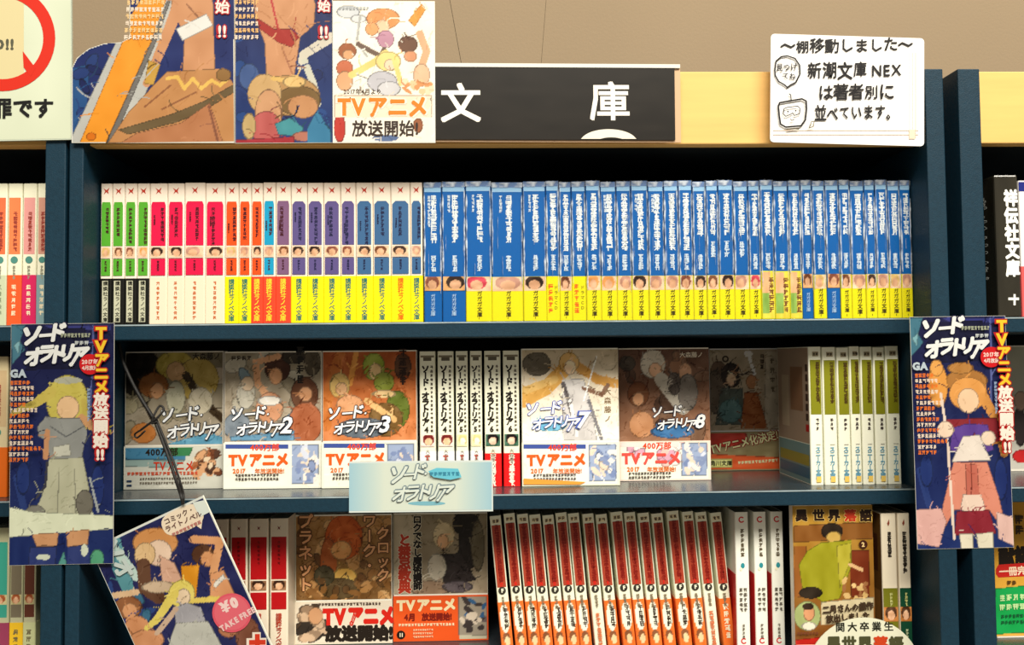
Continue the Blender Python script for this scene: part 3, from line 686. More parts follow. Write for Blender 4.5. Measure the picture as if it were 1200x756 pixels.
face_book(725.2, 408, 831.5, 563.5, Z2, 'face-out volume numbered 8 with dark brown cover, right of volume 7', G3, paint_8, gain=1.12)

G4 = 'thin white spines of the same series on the middle shelf'
sx_ = [(491.7, 510.5, '4'), (513, 532, '4'), (534.2, 548.6, '5'), (551, 565.2, '5'), (567.8, 587.2, '6'), (589.8, 608.8, '6')]
def sw_draw(num, thm):
    def d(sh, w, h):
        sh.ell(0, 0, 0, 0, (0, 0, 0)) if False else None
        m = w/2-.0012
        sh.poly([(-m, .955*h), (m, .955*h), (m, .97*h), (-m, .97*h)], (120, 112, 92), px=False)
        sh.poly([(-m*.6, .93*h), (m*.6, .93*h), (m*.6, .955*h), (-m*.6, .955*h)], (90, 84, 70), px=False)
        s = min(8.2, w/KPX*.5)
        sh.text('ソード・オラトリア', 0, 0, s*1.15, (30, 24, 20), vert=True, bold=.05, local=(-.12*w, .895*h), align='s', gap=.5*h/sh.k/(s*1.15)/10.2)
        sh.text('x'*16, 0, 0, s*.42, (60, 50, 40), vert=True, fake=True, local=(.27*w, .9*h), align='s', gap=.5*h/sh.k/(s*.42)/16, seed=ord(num))
        sh.text(num, 0, 0, s*1.1, (40, 34, 26), bold=.04, local=(-.05*w, .425*h))
        thumb(sh, -m, .30*h, m, .385*h, thm, ord(num)); sh.text('大森藤ノ', 0, 0, s*.62, (110, 96, 76), vert=True, local=(0, .215*h), gap=1.0)
    return d
for i, (a, b, num) in enumerate(sx_):
    red = i > 3; thm = ((225, 200, 190), (110, 30, 30), SKIN) if num == '4' else ((235, 215, 170), (220, 190, 130), (245, 225, 205)) if num == '5' else ((60, 100, 80), (28, 22, 22), (232, 190, 165))
    yb = .087
    spine_book(a, b, 0, Z2, yb, .1515, (236, 226, 202), f'thin white spine numbered {num}, {"red band" if red else "white band"}, {ORD[i]} of the six from the left', G4,
               sw_draw(num, thm), band=(214, 24, 26) if red else (250, 240, 225), band_h=.1515*(.245 if red else .262),
               band_draw=band_text('いざ、迷宮へ' if False else 'xxxxxxxx', (250, 220, 205), 7.5, fake=True) if red else
               (lambda sh, w, h: (sh.text('TVアニメ', 0, 0, min(9.5, w/KPX*.5), (214, 60, 50), vert=True, bold=.04, local=(0, h*.93), align='s', gap=1.05))), gain=1.25, yr=490)

G5 = 'olive and white spines at the right end of the middle shelf'
sn = [(948.8, 964), (965, 981), (982, 996.5), (997, 1009), (1009.8, 1024), (1025, 1038.5), (1039.3, 1055)]
def sn_draw(i):
    def d(sh, w, h):
        m = w/2-.0014
        sh.poly([(-m*.5, .93*h), (m*.7, .93*h), (m*.7, .965*h), (-m*.5, .965*h)], (150, 138, 110), px=False); sh.text('xx', 0, 0, 3.4, (40, 30, 22), fake=True, local=(.05*w, .947*h), seed=i)
        sh.poly([(-m, .51*h), (m+.0004, .51*h), (m+.0004, .905*h), (-m, .905*h)], (114, 114, 20), px=False)
        sh.text('x'*13, 0, 0, 4.6, (62, 42, 14), vert=True, fake=True, local=(.18*w, .89*h), align='s', gap=.3*h/sh.k/4.6/13, seed=i+9, sx=1.2)
        sh.text('xxx', 0, 0, 4.2, (60, 50, 50), vert=True, fake=True, local=(.1*w, .485*h), align='s', gap=1.2, seed=i+19)
        sh.poly([(-.06*w-.0002, .29*h), (.3*w, .29*h), (.3*w, .293*h), (-.06*w, .293*h)], (90, 84, 80), px=False)
        sh.text('スニーカー文庫', 0, 0, 6.4, (86, 140, 165), vert=True, bold=.03, local=(.08*w, .275*h), align='s', gap=.83)
        sh.poly([(-.0012, .02*h), (.004, .02*h), (.004, .062*h), (-.0012, .062*h)], (214, 180, 90), px=False)
    return d
for i, (a, b) in enumerate(sn):
    o = spine_book(a, b, 0, Z2, .066, .1525-.0006*(i % 3), (232, 220, 200), f'olive block white-spined paperback, {ORD[i]} of the seven at the right end, middle shelf', G5, sn_draw(i), gain=1.3, yr=490)
    if i == 0:   # printed side cover of the first one
        w = o['_w']; g = Geo()
        def sq(y0, z0, y1, z1, c, e): g.add([(-w/2-.0001*e, y1, z0), (-w/2-.0001*e, y0, z0), (-w/2-.0001*e, y0, z1), (-w/2-.0001*e, y1, z1)], [(0, 1, 2, 3)], lin(c))
        sq(.002, .045, .1035, .1515, (176, 150, 126), 1); sq(.002, .001, .1035, .044, (120, 152, 150), 1); sq(.004, .020, .1, .032, (160, 150, 60), 2); sq(.004, .006, .1, .018, (60, 110, 130), 2); sq(.002, .058, .012, .066, (190, 30, 30), 2)
        for k in range(6): sq(.004, .07+k*.011, .011, .078+k*.011, (70, 50, 40), 2)
        sq(.02, .08, .06, .13, (150, 110, 80), 2); sq(.065, .06, .09, .12, (200, 180, 150), 2)
        g.build('side_printing', M_PRINT, o)

# ------------------------------------------------------------------ bottom shelf
G6 = 'leaning red-titled spines on the bottom shelf'
lx = [573, 589.5, 605, 619.5, 635, 650.5, 665, 682, 697.5, 715, 731, 747, 763, 781, 799, 814.5, 832]
def red_draw(i):
    def d(sh, w, h):
        m = w/2-.0013
        sh.poly([(-m*.8, .945*h), (m*.8, .945*h), (m*.8, .975*h), (-m*.8, .975*h)], (232, 210, 170), px=False); sh.text('xx', 0, 0, 4.2, (70, 50, 40), fake=True, local=(0, .96*h), seed=i)
        sh.poly([(-m, .47*h), (m, .47*h), (m, .93*h), (-m, .93*h)], (158, 60, 40), px=False)
        sh.text('x'*17, 0, 0, 7.2, (120, 22, 14), vert=True, fake=True, local=(.02*w, .925*h), align='s', gap=.42*h/sh.k/7.2/17, seed=i+300, sx=.9)
        sh.text(str((17-i) if i else 17), 0, 0, 5.5, (200, 30, 22), bold=.06, local=(0, .49*h), sx=.7)
        sh.g.n = sh.g.n
        r = min(.0042, w*.36); n = 18
        uv = [(r*math.cos(t*2*math.pi/n), .445*h+r*math.sin(t*2*math.pi/n)) for t in range(n)]; sh.poly(uv, (48, 44, 38), px=False)
        sh.text('F', 0, 0, 6, (230, 222, 200), bold=.05, local=(.0006, .446*h))
        sh.text('xxxx', 0, 0, 4.4, (120, 106, 84), vert=True, fake=True, local=(0, .40*h), align='s', gap=.85, seed=i+70)
        if i in (7, 15):
            sh.text('x'*7, 0, 0, 6, (200, 110, 70), vert=True, fake=True, local=(0, .27*h), align='s', gap=.95, seed=i)
    return d
def red_band(i):
    def d(sh, w, h):
        m = w/2-.0008; c = Canvas.local(sh, -m, .0006, m, h-.0004, (238, 110, 44), 1.2, i)
        cx, cz = 0, h*.08
        if i != 16:
            c.I[((c.U)/(w*.40))**2+((c.V-h*.66)/(h*.29))**2 < 1] = (250, 236, 206)
            c.I[((c.U)/(w*.34))**2+((c.V-h*.27)/(h*.11))**2 < 1] = (130, 80, 50); c.I[((c.U-.0008)/(w*.22))**2+((c.V-h*.2)/(h*.1))**2 < 1] = (244, 196, 150)
        c.noise(10, 4).done()
        if i != 16: sh.text('xxxx', 0, 0, 6.8, (50, 36, 24), vert=True, fake=True, local=(.12*w, h*.88), align='s', gap=.9, seed=i+33, sx=.9)
        else: sh.text('xxxxx', 0, 0, 7.5, (250, 220, 190), vert=True, fake=True, local=(.0, h*.9), align='s', gap=1.1, seed=i+33)
    return d
YL = .090
for i, a in enumerate(lx):
    wpx = 13.6 if i not in (9, 13) else 14.5
    hh = .1495+.0008*((i*3) % 4)
    nb = i in (7, 15)
    what = 'cream foot without a band' if nb else 'plain orange band' if i == 16 else 'orange picture band'
    spine_book(a+1.1, a+wpx+1.0, 0, Z3, YL, hh, (250, 232, 200), f'red-titled leaning paperback, {what}, {ORD[i]} from the left on the bottom shelf', G6, red_draw(i),
               band=None if nb else (238, 112, 46), band_h=hh*.36, band_draw=None if nb else red_band(i), gain=1.25, lean=math.radians(4.9), yr=612)
G7 = 'thick white spines with a red round mark on the bottom shelf'
def wh_draw(i):
    def d(sh, w, h):
        k = sh.k
        for zc, rr in ((.945*h, .0034), (.075*h, .0032)):
            n = 26; uv = []
            for t in range(n+1):
                a_ = math.radians(40)+math.radians(290)*t/n; uv += [(rr*math.cos(a_), zc+rr*math.sin(a_)), (rr*.6*math.cos(a_), zc+rr*.6*math.sin(a_))]
            sh.put(uv, [(2*t+1, 2*t, 2*t+2, 2*t+3) for t in range(n)], (196, 30, 34)); sh.next()
        sh.text('x'*6, 0, 0, 5.2, (84, 72, 50), vert=True, fake=True, local=(.0005, .88*h), align='s', gap=1.05, seed=i+4)
        n = 14; sh.poly([(.0022*math.cos(t*6.283/n)+.0004, .615*h+.003*math.sin(t*6.283/n)) for t in range(n)], (40, 130, 140), px=False)
        sh.poly([(.0014*math.cos(t*6.283/n)-.0016, .59*h+.0018*math.sin(t*6.283/n)) for t in range(n)], (230, 220, 190), px=False)
        for u in (-.0022, .0026): sh.text('xxxxx', 0, 0, 4.6, (84, 76, 66), vert=True, fake=True, local=(u, .46*h), align='s', gap=1.25, seed=i+int(u*1e4)+60)
        sh.text('xxxx', 0, 0, 3.6, (100, 90, 76), vert=True, fake=True, local=(0, .2*h), align='s', gap=1.2, seed=i)
    return d
for i, (a, b) in enumerate([(861.5, 877.5), (883.5, 898.5), (903.5, 918.2)]):
    o = spine_book(a, b, 0, Z3, .075, .1525, (238, 228, 212), f'white spine with red round mark, {ORD[i]} of three beside the leaning red ones', G7, wh_draw(i), gain=1.25, yr=640)
    w = o['_w']; g = Geo(); g.box((-w/2-.0004, .0012, .0003), (-w/2-.00005, .104, .084), lin((196, 22, 26))); g.build('paper_band', M_SPINE, o)

G8 = 'white spines with dark red blocks at the left of the bottom shelf'
def lr_draw(i):
    def d(sh, w, h):
        m = w/2-.0018
        sh.poly([(-.0018, h*.945), (0.0004, h*.935), (.0022, h*.948), (.0008, h*.93), (.0014, h*.915), (-.0003, h*.926), (-.0018, h*.915), (-.0008, h*.932)], (120, 30, 24), px=False)
        sh.poly([(-m, .555*h), (m, .555*h), (m, .865*h), (-m, .865*h)], (172, 16, 22), px=False)
        sh.poly([(-m, .335*h), (m, .335*h), (m, .46*h), (-m, .46*h)], (172, 16, 22), px=False)
        thumb(sh, -m+.0003, .475*h, m-.0003, .545*h, ((150, 110, 80), (60, 36, 24), SKIN), i)
        sh.text('xxxxxx', 0, 0, 3.4, (110, 10, 14), vert=True, fake=True, local=(0, .84*h), align='s', gap=1.4, seed=i)
        sh.text('講談社ラノベ文庫', 0, 0, 7.2, (170, 60, 40), vert=True, local=(0, .305*h), align='s', bold=.02, gap=.77)
    return d
for i, (a, b) in enumerate([(246, 267.5), (269.5, 290), (291.6, 314.6), (316, 337.8)]):
    spine_book(a, b, 0, Z3, .092, .1500, (226, 214, 192), f'white spine with dark red block, {ORD[3-i]} to the left of the brown gear cover', G8, lr_draw(i), gain=1.15, yr=660)

def paint_clock(sh, x0, y0, x1, y1):
    c = Canvas(sh, x0+1, y0+1, x1-1, 704, ((176, 130, 74), (120, 84, 44)), 1.15, 11)
    c.blobs(60, [(150, 104, 56), (190, 140, 84), (110, 74, 40), (205, 160, 104)], 5, 14, (x0, y0, x1, 700))
    c.ell(403, 630, 22, 26, (196, 92, 32)).ell(385, 660, 10, 30, (176, 92, 42)).ell(400, 645, 12, 11, (236, 170, 104)).ell(404, 676, 14, 10, (236, 186, 96)).ell(398, 690, 24, 12, (94, 74, 44)).ell(380, 675, 12, 12, (80, 72, 50)).blobs(18, [(140, 96, 50), (96, 66, 34)], 4, 9, (x0, 680, x1, 704)).strokes(190, 40, wmax=1.4, lmax=12).noise(16, 16).done()
    def vt(t, x, y, s, g=1.0):
        sh.text(t, x, y, s, (90, 56, 26), vert=True, bold=.08, align='s', gap=g); sh.text(t, x, y, s, (232, 170, 120), vert=True, bold=.025, align='s', gap=g)
    vt('プラネット', 358, 602, 18); vt('クロック', 449, 617, 16, 1.0); vt('ワーク・', 433, 602, 17)
    def bp(s, a0, b0, a1, b1):
        c = Canvas(s, a0+1, b0+1, a1-1, b1-1, (226, 214, 194), 1.3, 12); c.blobs(34, [(70, 56, 44), (150, 124, 100), (200, 170, 140), (50, 42, 36)], 4, 11, (a0+6, b0+6, a0+36, b1-4)); c.ell(370, 722, 9, 10, (200, 150, 110)).noise(5, 8).done()
        s.text('TVアニメ', 421, 722, 23, (206, 36, 24), bold=.08, sx=.78); s.text('放送開始!', 422, 742, 18, (36, 28, 22), bold=.07); s.text('x'*20, 410, 708, 3.6, (80, 60, 50), fake=True)
    return (705, (226, 214, 194), bp)
def paint_roku(sh, x0, y0, x1, y1):
    c = Canvas(sh, x0+1, y0+1, x1-1, 697, ((140, 126, 100), (168, 152, 128)), 1.15, 13)
    c.poly([(462, 603), (487, 603), (487, 697), (462, 697)], (190, 176, 150)).ell(546, 614, 16, 14, (30, 24, 18)).ell(520, 628, 13, 16, (206, 186, 146)).ell(519, 635, 7, 9, (226, 176, 130)).poly([(538, 620), (560, 622), (562, 660), (545, 672), (536, 650)], (34, 28, 26)).poly([(515, 650), (540, 648), (558, 680), (520, 690)], (52, 44, 44)).line([(560, 620), (563, 668)], 4, (180, 170, 150)).ell(512, 665, 11, 16, (206, 196, 176)).ell(504, 690, 24, 9, (150, 124, 100)).ell(536, 688, 18, 7, (96, 86, 90)).ell(560, 640, 8, 30, (110, 100, 78)).strokes(190, 40, wmax=1.4, lmax=12).noise(13, 14).done()
    for t, x, y, s, cc in (('ロクでなし魔術講師', 489, 604, 10.6, (26, 20, 18)), ('と禁忌教典', 474, 626, 15, (190, 56, 34))):
        sh.text(t, x, y, s, (236, 224, 200), vert=True, bold=.09, align='s', gap=.9); sh.text(t, x, y, s, cc, vert=True, bold=.05, align='s', gap=.9)
    def bp(s, a0, b0, a1, b1):
        c = Canvas(s, a0+1, b0+1, a1-1, b1-1, (222, 84, 30), 1.3, 14)
        c.poly([(537, 698), (571, 698), (571, 745), (537, 745)], (150, 140, 124)).blobs(24, [(60, 52, 50), (205, 190, 170), (100, 90, 90), (50, 90, 130)], 3, 7, (541, 702, 568, 738)).poly([(538, 744), (571, 744), (571, 751), (538, 751)], (190, 184, 160))
        c.noise(4, 6).done()
        s.text('TVアニメ', 500, 709, 15.5, (252, 214, 170), bold=.06, sx=.98); s.text('4月   放送開始!', 502, 723, 9, (120, 26, 14), bold=.05, sx=.9); s.text('x'*18, 500, 732, 3.6, (250, 210, 170), fake=True)
        s.ell(470, 744, 5, 5, (30, 20, 16)); s.text('11', 470, 744, 6, (240, 220, 190), bold=.04)
        for k in range(3): s.text('x'*9, 496, 738+4*k, 2.6, (250, 190, 150), fake=True, seed=k)
    return (698, (222, 84, 30), bp)
face_book(346, 603, 459.5, 755, Z3, 'face-out cover packed with brown gears and orange hair, black and red lettered band', None, paint_clock, gain=1.15)
face_book(461, 601, 571.5, 751.5, Z3, 'face-out grey cover with orange band, right of the brown gear cover', None, paint_roku, gain=1.15)
def paint_rakugo(sh, x0, y0, x1, y1):
    c = Canvas(sh, x0+1, y0+1, x1-1, 756, ((176, 134, 46), (120, 70, 28)), 1.1, 15)
    c.poly([(930, 616), (1023, 612), (1023, 632), (930, 636)], (126, 78, 30)).poly([(930, 640), (945, 640), (945, 700), (930, 700)], (140, 84, 34)).poly([(995, 645), (1019, 645), (1019, 700), (997, 700)], (110, 42, 16))
    c.ell(975, 623, 13, 10, (34, 24, 16)).ell(977, 630, 9, 7, (190, 156, 80)).poly([(962, 636), (998, 633), (998, 664), (984, 702), (964, 706), (940, 690), (936, 662), (946, 646)], (146, 142, 28)).poly([(980, 640), (998, 636), (996, 660), (984, 690)], (170, 160, 50)).line([(996, 662), (1010, 668)], 4, (210, 170, 120)).ell(950, 695, 14, 7, (40, 30, 20)).blobs(14, [(205, 170, 110), (150, 100, 60), (225, 190, 130)], 3, 6, (985, 680, 1020, 704))
    c.poly([(962, 706), (1024, 700), (1024, 730), (962, 733)], (200, 186, 150)).ell(946, 722, 16, 17, (160, 172, 112)).ell(948, 719, 7, 9, (206, 146, 104)).ell(947, 711, 7, 4, (50, 34, 24)).ell(948, 734, 9, 5, (226, 220, 200)).poly([(932, 750), (962, 747), (962, 760), (932, 760)], (186, 34, 26)).noise(10, 14).done()
    for ch, x, cc in (('異', 939, (40, 24, 14)), ('世', 959, (40, 24, 14)), ('界', 977, (40, 24, 14)), ('落', 996, (176, 50, 28)), ('語', 1014, (40, 24, 14))): 
        sh.text(ch, x, 604, 14.5, (226, 190, 110), bold=.09); sh.text(ch, x, 604, 14.5, cc, bold=.05)
    sh.ell(1011, 638, 5, 5, (60, 24, 14)); sh.text('2', 1011, 638, 7, (235, 205, 140), bold=.04)
    for t, y in (('二月さんの戯作', 712), ('放出しました', 723)): sh.text(t, 993, y, 9.6, (60, 44, 30), rot=4, bold=.05, sx=.9)
    sh.text('xxxxxxx', 946, 742, 3.6, (110, 60, 40), fake=True)
    return None
face_book(931, 591, 1023, 756, Z3, 'face-out yellow-brown cover with a green robe, bottom right of the middle bookcase', None, paint_rakugo, Y=.048, gain=1.05)
def gr_draw(i):
    def d(sh, w, h):
        m = w/2-.0005
        sh.poly([(-m, .0005), (m, .0005), (m, .48*h), (-m, .48*h)], ((112, 112, 24), (14, 66, 44))[i], px=False)
        thumb(sh, -m, .25*h, m, .35*h, ((190, 120, 60), (80, 50, 30), SKIN), i)
        sh.poly([(-.0018, .93*h), (.0004, .96*h), (.0008, .93*h), (-.0004, .91*h)], (140, 70, 50), px=False)
        sh.text('xxxxxx' if i == 0 else 'x'*10, 0, 0, 6.4, (38, 30, 24), vert=True, fake=True, local=(.0002, .87*h), align='s', gap=.75, seed=i, sx=.9)
        sh.text('xxxx', 0, 0, 4, (190, 190, 120), vert=True, fake=True, local=(.0005, .45*h), align='s', gap=1, seed=i+5); sh.text('xxxxxx', 0, 0, 4, (180, 190, 150), vert=True, fake=True, local=(.0005, .2*h), align='s', gap=1, seed=i+6)
    return d
for i, (a, b) in enumerate([(1033, 1051), (1052.5, 1066.8)]):
    o = spine_book(a, b, 0, Z3, .046, .1540, (232, 220, 196), ('white spine with olive green foot, right of the green-robed cover', 'white spine with dark green foot, last at the right of bottom shelf')[i], 'white and green spines beside the robe cover', gr_draw(i), gain=1.1, yr=640)
    if i == 0:
        w = o['_w']; g = Geo()
        def sq(y0, z0, y1, z1, c, e): g.add([(-w/2-.0001*e, y1, z0), (-w/2-.0001*e, y0, z0), (-w/2-.0001*e, y0, z1), (-w/2-.0001*e, y1, z1)], [(0, 1, 2, 3)], lin(c))
        sq(.002, .001, .1035, .153, (112, 76, 34), 1); sq(.006, .02, .09, .07, (150, 104, 50), 2); sq(.01, .09, .06, .13, (80, 44, 24), 2); sq(.004, .001, .1, .016, (60, 40, 26), 2)
        g.build('side_printing', M_PRINT, o)

# ------------------------------------------------------------------ neighbouring cases
GL = 'faded orange-titled spines in the left bookcase'
def nb_draw(c, i):
    def d(sh, w, h):
        m = w/2-.0014
        sh.poly([(-m, .5*h), (m, .5*h), (m, .9*h), (-m, .9*h)], c, px=False); sh.text('x'*9, 0, 0, 5.4, (150, 60, 50), vert=True, fake=True, local=(.05*w, .8*h), align='s', gap=.95, seed=i)
        n = 16; r = min(.0038, w*.3); sh.poly([(r*math.cos(t*6.283/n), .46*h+r*math.sin(t*6.283/n)) for t in range(n)], (80, 140, 130), px=False)
        sh.text('xxxx', 0, 0, 4, (150, 150, 130), vert=True, fake=True, local=(0, .42*h), align='s', seed=i+2)
    return d
for i, (a, b, c, bc, bn) in enumerate([(-22, -8, (230, 110, 70), (200, 205, 180), 'pale'), (-7.5, 8, (232, 112, 72), (196, 204, 172), 'pale green'), (8.5, 25.5, (236, 130, 80), (230, 92, 44), 'orange'), (26, 42.5, (226, 156, 150), (214, 40, 96), 'magenta'), (43, 56, (206, 150, 130), (130, 160, 165), 'grey blue')]):
    spine_book(a, b, 0, Z1, YT, .1500, (240, 238, 212), f'faded white paperback with {bn} band in the left bookcase, top row', GL, nb_draw(c, i), band=bc, band_h=.053, band_draw=band_text('xxxxx', (240, 225, 190) if i > 1 else (130, 140, 110), 6, fake=True))
spine_book(-14, 9, 0, Z2, .06, .15, (206, 190, 150), 'beige spine with orange band, left bookcase middle row', 'left bookcase middle row', nb_draw((196, 170, 130), 3), band=(214, 100, 24), band_h=.053, yr=490)
for i, (a, b, c, bc, bn, lb) in enumerate([(-14, 11, (60, 160, 140), (150, 60, 90), (255, 255, 255), 'teal spine with plum foot, left bookcase bottom row'), (11.5, 27, (120, 110, 90), (236, 190, 40), 1, 'brown-blocked spine with golden yellow foot, left bookcase bottom row'), (27.5, 42, (96, 50, 36), (196, 200, 150), 1, 'maroon-blocked spine with cream foot, left bookcase bottom row')]):
    spine_book(a, b, 0, Z3, .06, .150, (188, 186, 150), lb, 'left bookcase bottom row', lr_draw(i) if False else (lambda cc, ii: (lambda sh, w, h: (sh.poly([(-w*.4, .37*h), (w*.4, .37*h), (w*.4, .9*h), (-w*.4, .9*h)], cc, px=False), thumb(sh, -w*.4, .46*h, w*.4, .53*h, ((200, 190, 140), (170, 90, 50), SKIN), ii))))(c, i), band=bc, band_h=.050, band_draw=band_text('xxxxx', (110, 100, 70), 6.5, fake=True), yr=680)

# black index block in the right bookcase
def idx():
    Y = YT-.004; a, b = at(1167.5, 290, Y), at(1195, 290, Y); w = float(b[0]-a[0]); cx = float(a[0]+b[0])/2; h = float(at(1180, 205, Y)[2])-Z1
    root = empty('index_divider', (cx, Y, Z1+.0002)); tag(root, 'thick glossy black index block lettered in white, right bookcase top row', 'shelf divider')
    g = Geo(); g.box((-w/2, 0, 0), (w/2, .11, h), lin((58, 54, 42))); g.build('block', new_mat('black_gloss', (46, 43, 34), .12, coat=.6, vary=.25, vscale=60, vstretch=(1, 1, .15)), root, bevel=.002)
    sh = Sheet(root, np.array([cx, Y, Z1]), Y); sh.text('祥伝社文庫', 1184, 222, 20.5, (248, 248, 240), vert=True, bold=.05, align='s', gap=1.03, sx=.82); sh.poly([(1181.5, 349), (1194, 349), (1194, 352), (1181.5, 352)], (240, 240, 232)); sh.rect(1187.5, 345, 1190, 358, (240, 240, 232)); sh.build('lettering')
    g = Geo()
    for k, ch in enumerate('祥伝社文庫'):
        v, f, _ = glyph(ch, .05); s = 19*sh.k
        g.add([(-w/2-.0003, .052-p[0]*s*4.2, h-.03-k*.019+p[1]*s) for p in v], f, lin((235, 238, 230)))
    g.build('side_lettering', M_PRINT, root)
    spine_book(1195.6, 1212, 0, Z1, YT, .149, (240, 236, 232), 'white spine with dark blue head, right of the black index block', None, lambda sh, w, h: sh.poly([(-w*.48, .92*h), (w*.48, .92*h), (w*.48, .99*h), (-w*.48, .99*h)], (30, 40, 120), px=False), band=(214, 90, 90), band_h=.055)
    def pg(sh, x0, y0, x1, y1):
        c = Canvas(sh, x0+1, y0+1, x1-1, y1-2, ((170, 170, 150), (205, 200, 190)), 1.3, 3); c.ell(1195, 500, 8, 24, (60, 50, 50)).ell(1198, 535, 12, 8, (200, 40, 40)).ell(1196, 470, 8, 12, (180, 150, 130)).noise(10, 8).done(); return None
    face_book(1166, 405, 1262, 552, Z2, 'pale grey cover showing beside the right poster, middle row', None, pg)
    def pc(sh, x0, y0, x1, y1):
        c = Canvas(sh, x0+1, y0+1, x1-1, y1-1, ((206, 150, 40), (226, 170, 70)), 1.2, 4); c.poly([(x0, 690), (x1, 680), (x1, 738), (x0, 744)], (20, 160, 76)).noise(8, 10).done()
        sh.text('献語', 1189, 653, 26, (30, 22, 16), bold=.06, sx=.75); sh.poly([(1167, 667), (1170, 662), (1230, 658), (1230, 674), (1170, 677), (1167, 673)], (196, 36, 30)); sh.text('一冊完結', 1192, 669, 11, (250, 220, 190), rot=2, bold=.04)
        for k in range(2): sh.text('x'*5, 1190, 700+11*k, 8, (190, 225, 160), fake=True, rot=2, seed=k)
        for k in range(2): sh.text('x'*7, 1188, 722+7*k, 4.5, (20, 90, 50), fake=True, rot=2, seed=k+4)
        sh.text('xx', 1185, 683, 6, (90, 60, 20), fake=True); sh.text('xx', 1194, 615, 12, (60, 40, 20), fake=True, vert=True)
        return None
    face_book(1166, 585, 1260, 747, Z3+.02*0, 'yellow and green face-out comic in the right bookcase, bottom row', None, pc)
idx()

# ------------------------------------------------------------------ signs, posters, cards in front
def flat(name, label, cat, TL, TR, BL, Y, thick, paint, edge=(238, 236, 224), part='sheet', outline=None, round_=0.0, gain=.9, group=None, mat=None, ang_from='side'):
    """an upright printed sheet of its own thickness; corners read in the photograph at depth Y (its front)"""
    tl, tr, bl = at(*TL, Y), at(*TR, Y), at(*BL, Y)
    ang = math.atan2(tr[2]-tl[2], tr[0]-tl[0]) if ang_from == 'top' else math.atan2(-(tl-bl)[0], (tl-bl)[2])
    root = empty(name, tuple(bl), (0, -ang, 0)); tag(root, label, cat, group)
    sh = Sheet(root, bl, Y, ang, gain)
    if outline is None:
        w, h = float(np.hypot(*(tr-tl)[[0, 2]])), float(np.hypot(*(tl-bl)[[0, 2]])); r = round_
        if r:
            P = []
            for cx, cz, a0 in ((w-r, r, -90), (w-r, h-r, 0), (r, h-r, 90), (r, r, 180)):
                for k in range(6): t = math.radians(a0+90*k/5); P.append((cx+r*math.cos(t), cz+r*math.sin(t)))
        else: P = [(0, 0), (w, 0), (w, h), (0, h)]
    else:
        P = [tuple(sh.L(*p)) for p in outline]
        a = sum(P[i][0]*P[(i+1) % len(P)][1]-P[(i+1) % len(P)][0]*P[i][1] for i in range(len(P)))
        if a < 0: P = P[::-1]
    sh.w, sh.h = float(np.hypot(*(tr-tl)[[0, 2]])), float(np.hypot(*(tl-bl)[[0, 2]]))
    n = len(P); V = [(x, 0, z) for x, z in P]+[(x, thick, z) for x, z in P]
    g = Geo(); g.add(V, [tuple(range(n)), tuple(range(2*n-1, n-1, -1))]+[(i, n+i, n+(i+1) % n, (i+1) % n) for i in range(n)], np.clip(lin(edge)*gain, 0, .92))
    g.build(part, mat or M_SPINE, root)
    paint(sh); sh.build('printing'); return root, sh

NAVY = (30, 44, 104); SK = (212, 152, 108)
# round prohibition sign
def p_ring(sh):
    c = Canvas(sh, -92, -60, 82, 165.5, (226, 234, 208), 2.2, 1); c.noise(5, 6).done()
    sh.poly([(-40, -40), (28, -40), (28, 95), (-40, 95)], (232, 218, 168))
    sh.text('NO!!', -3, 52, 17, (96, 96, 78), bold=.05)
    sh.ring(3, 45, 62, 48, (228, 52, 34), ey=1.0)
    sh.poly([(27, 60), (42, 80), (36, 90), (28, 79)], (228, 52, 34))
    sh.text('罪です', 27, 127, 25, (30, 30, 30), bold=.035, sx=.96)
flat('prohibition_sign', 'white sign with a big red ring cut by the left edge of the photo', 'sign', (-95, -62), (83, -62), (-95, 167), -.0035, .003, p_ring, edge=(215, 225, 205), part='plate', gain=.74)

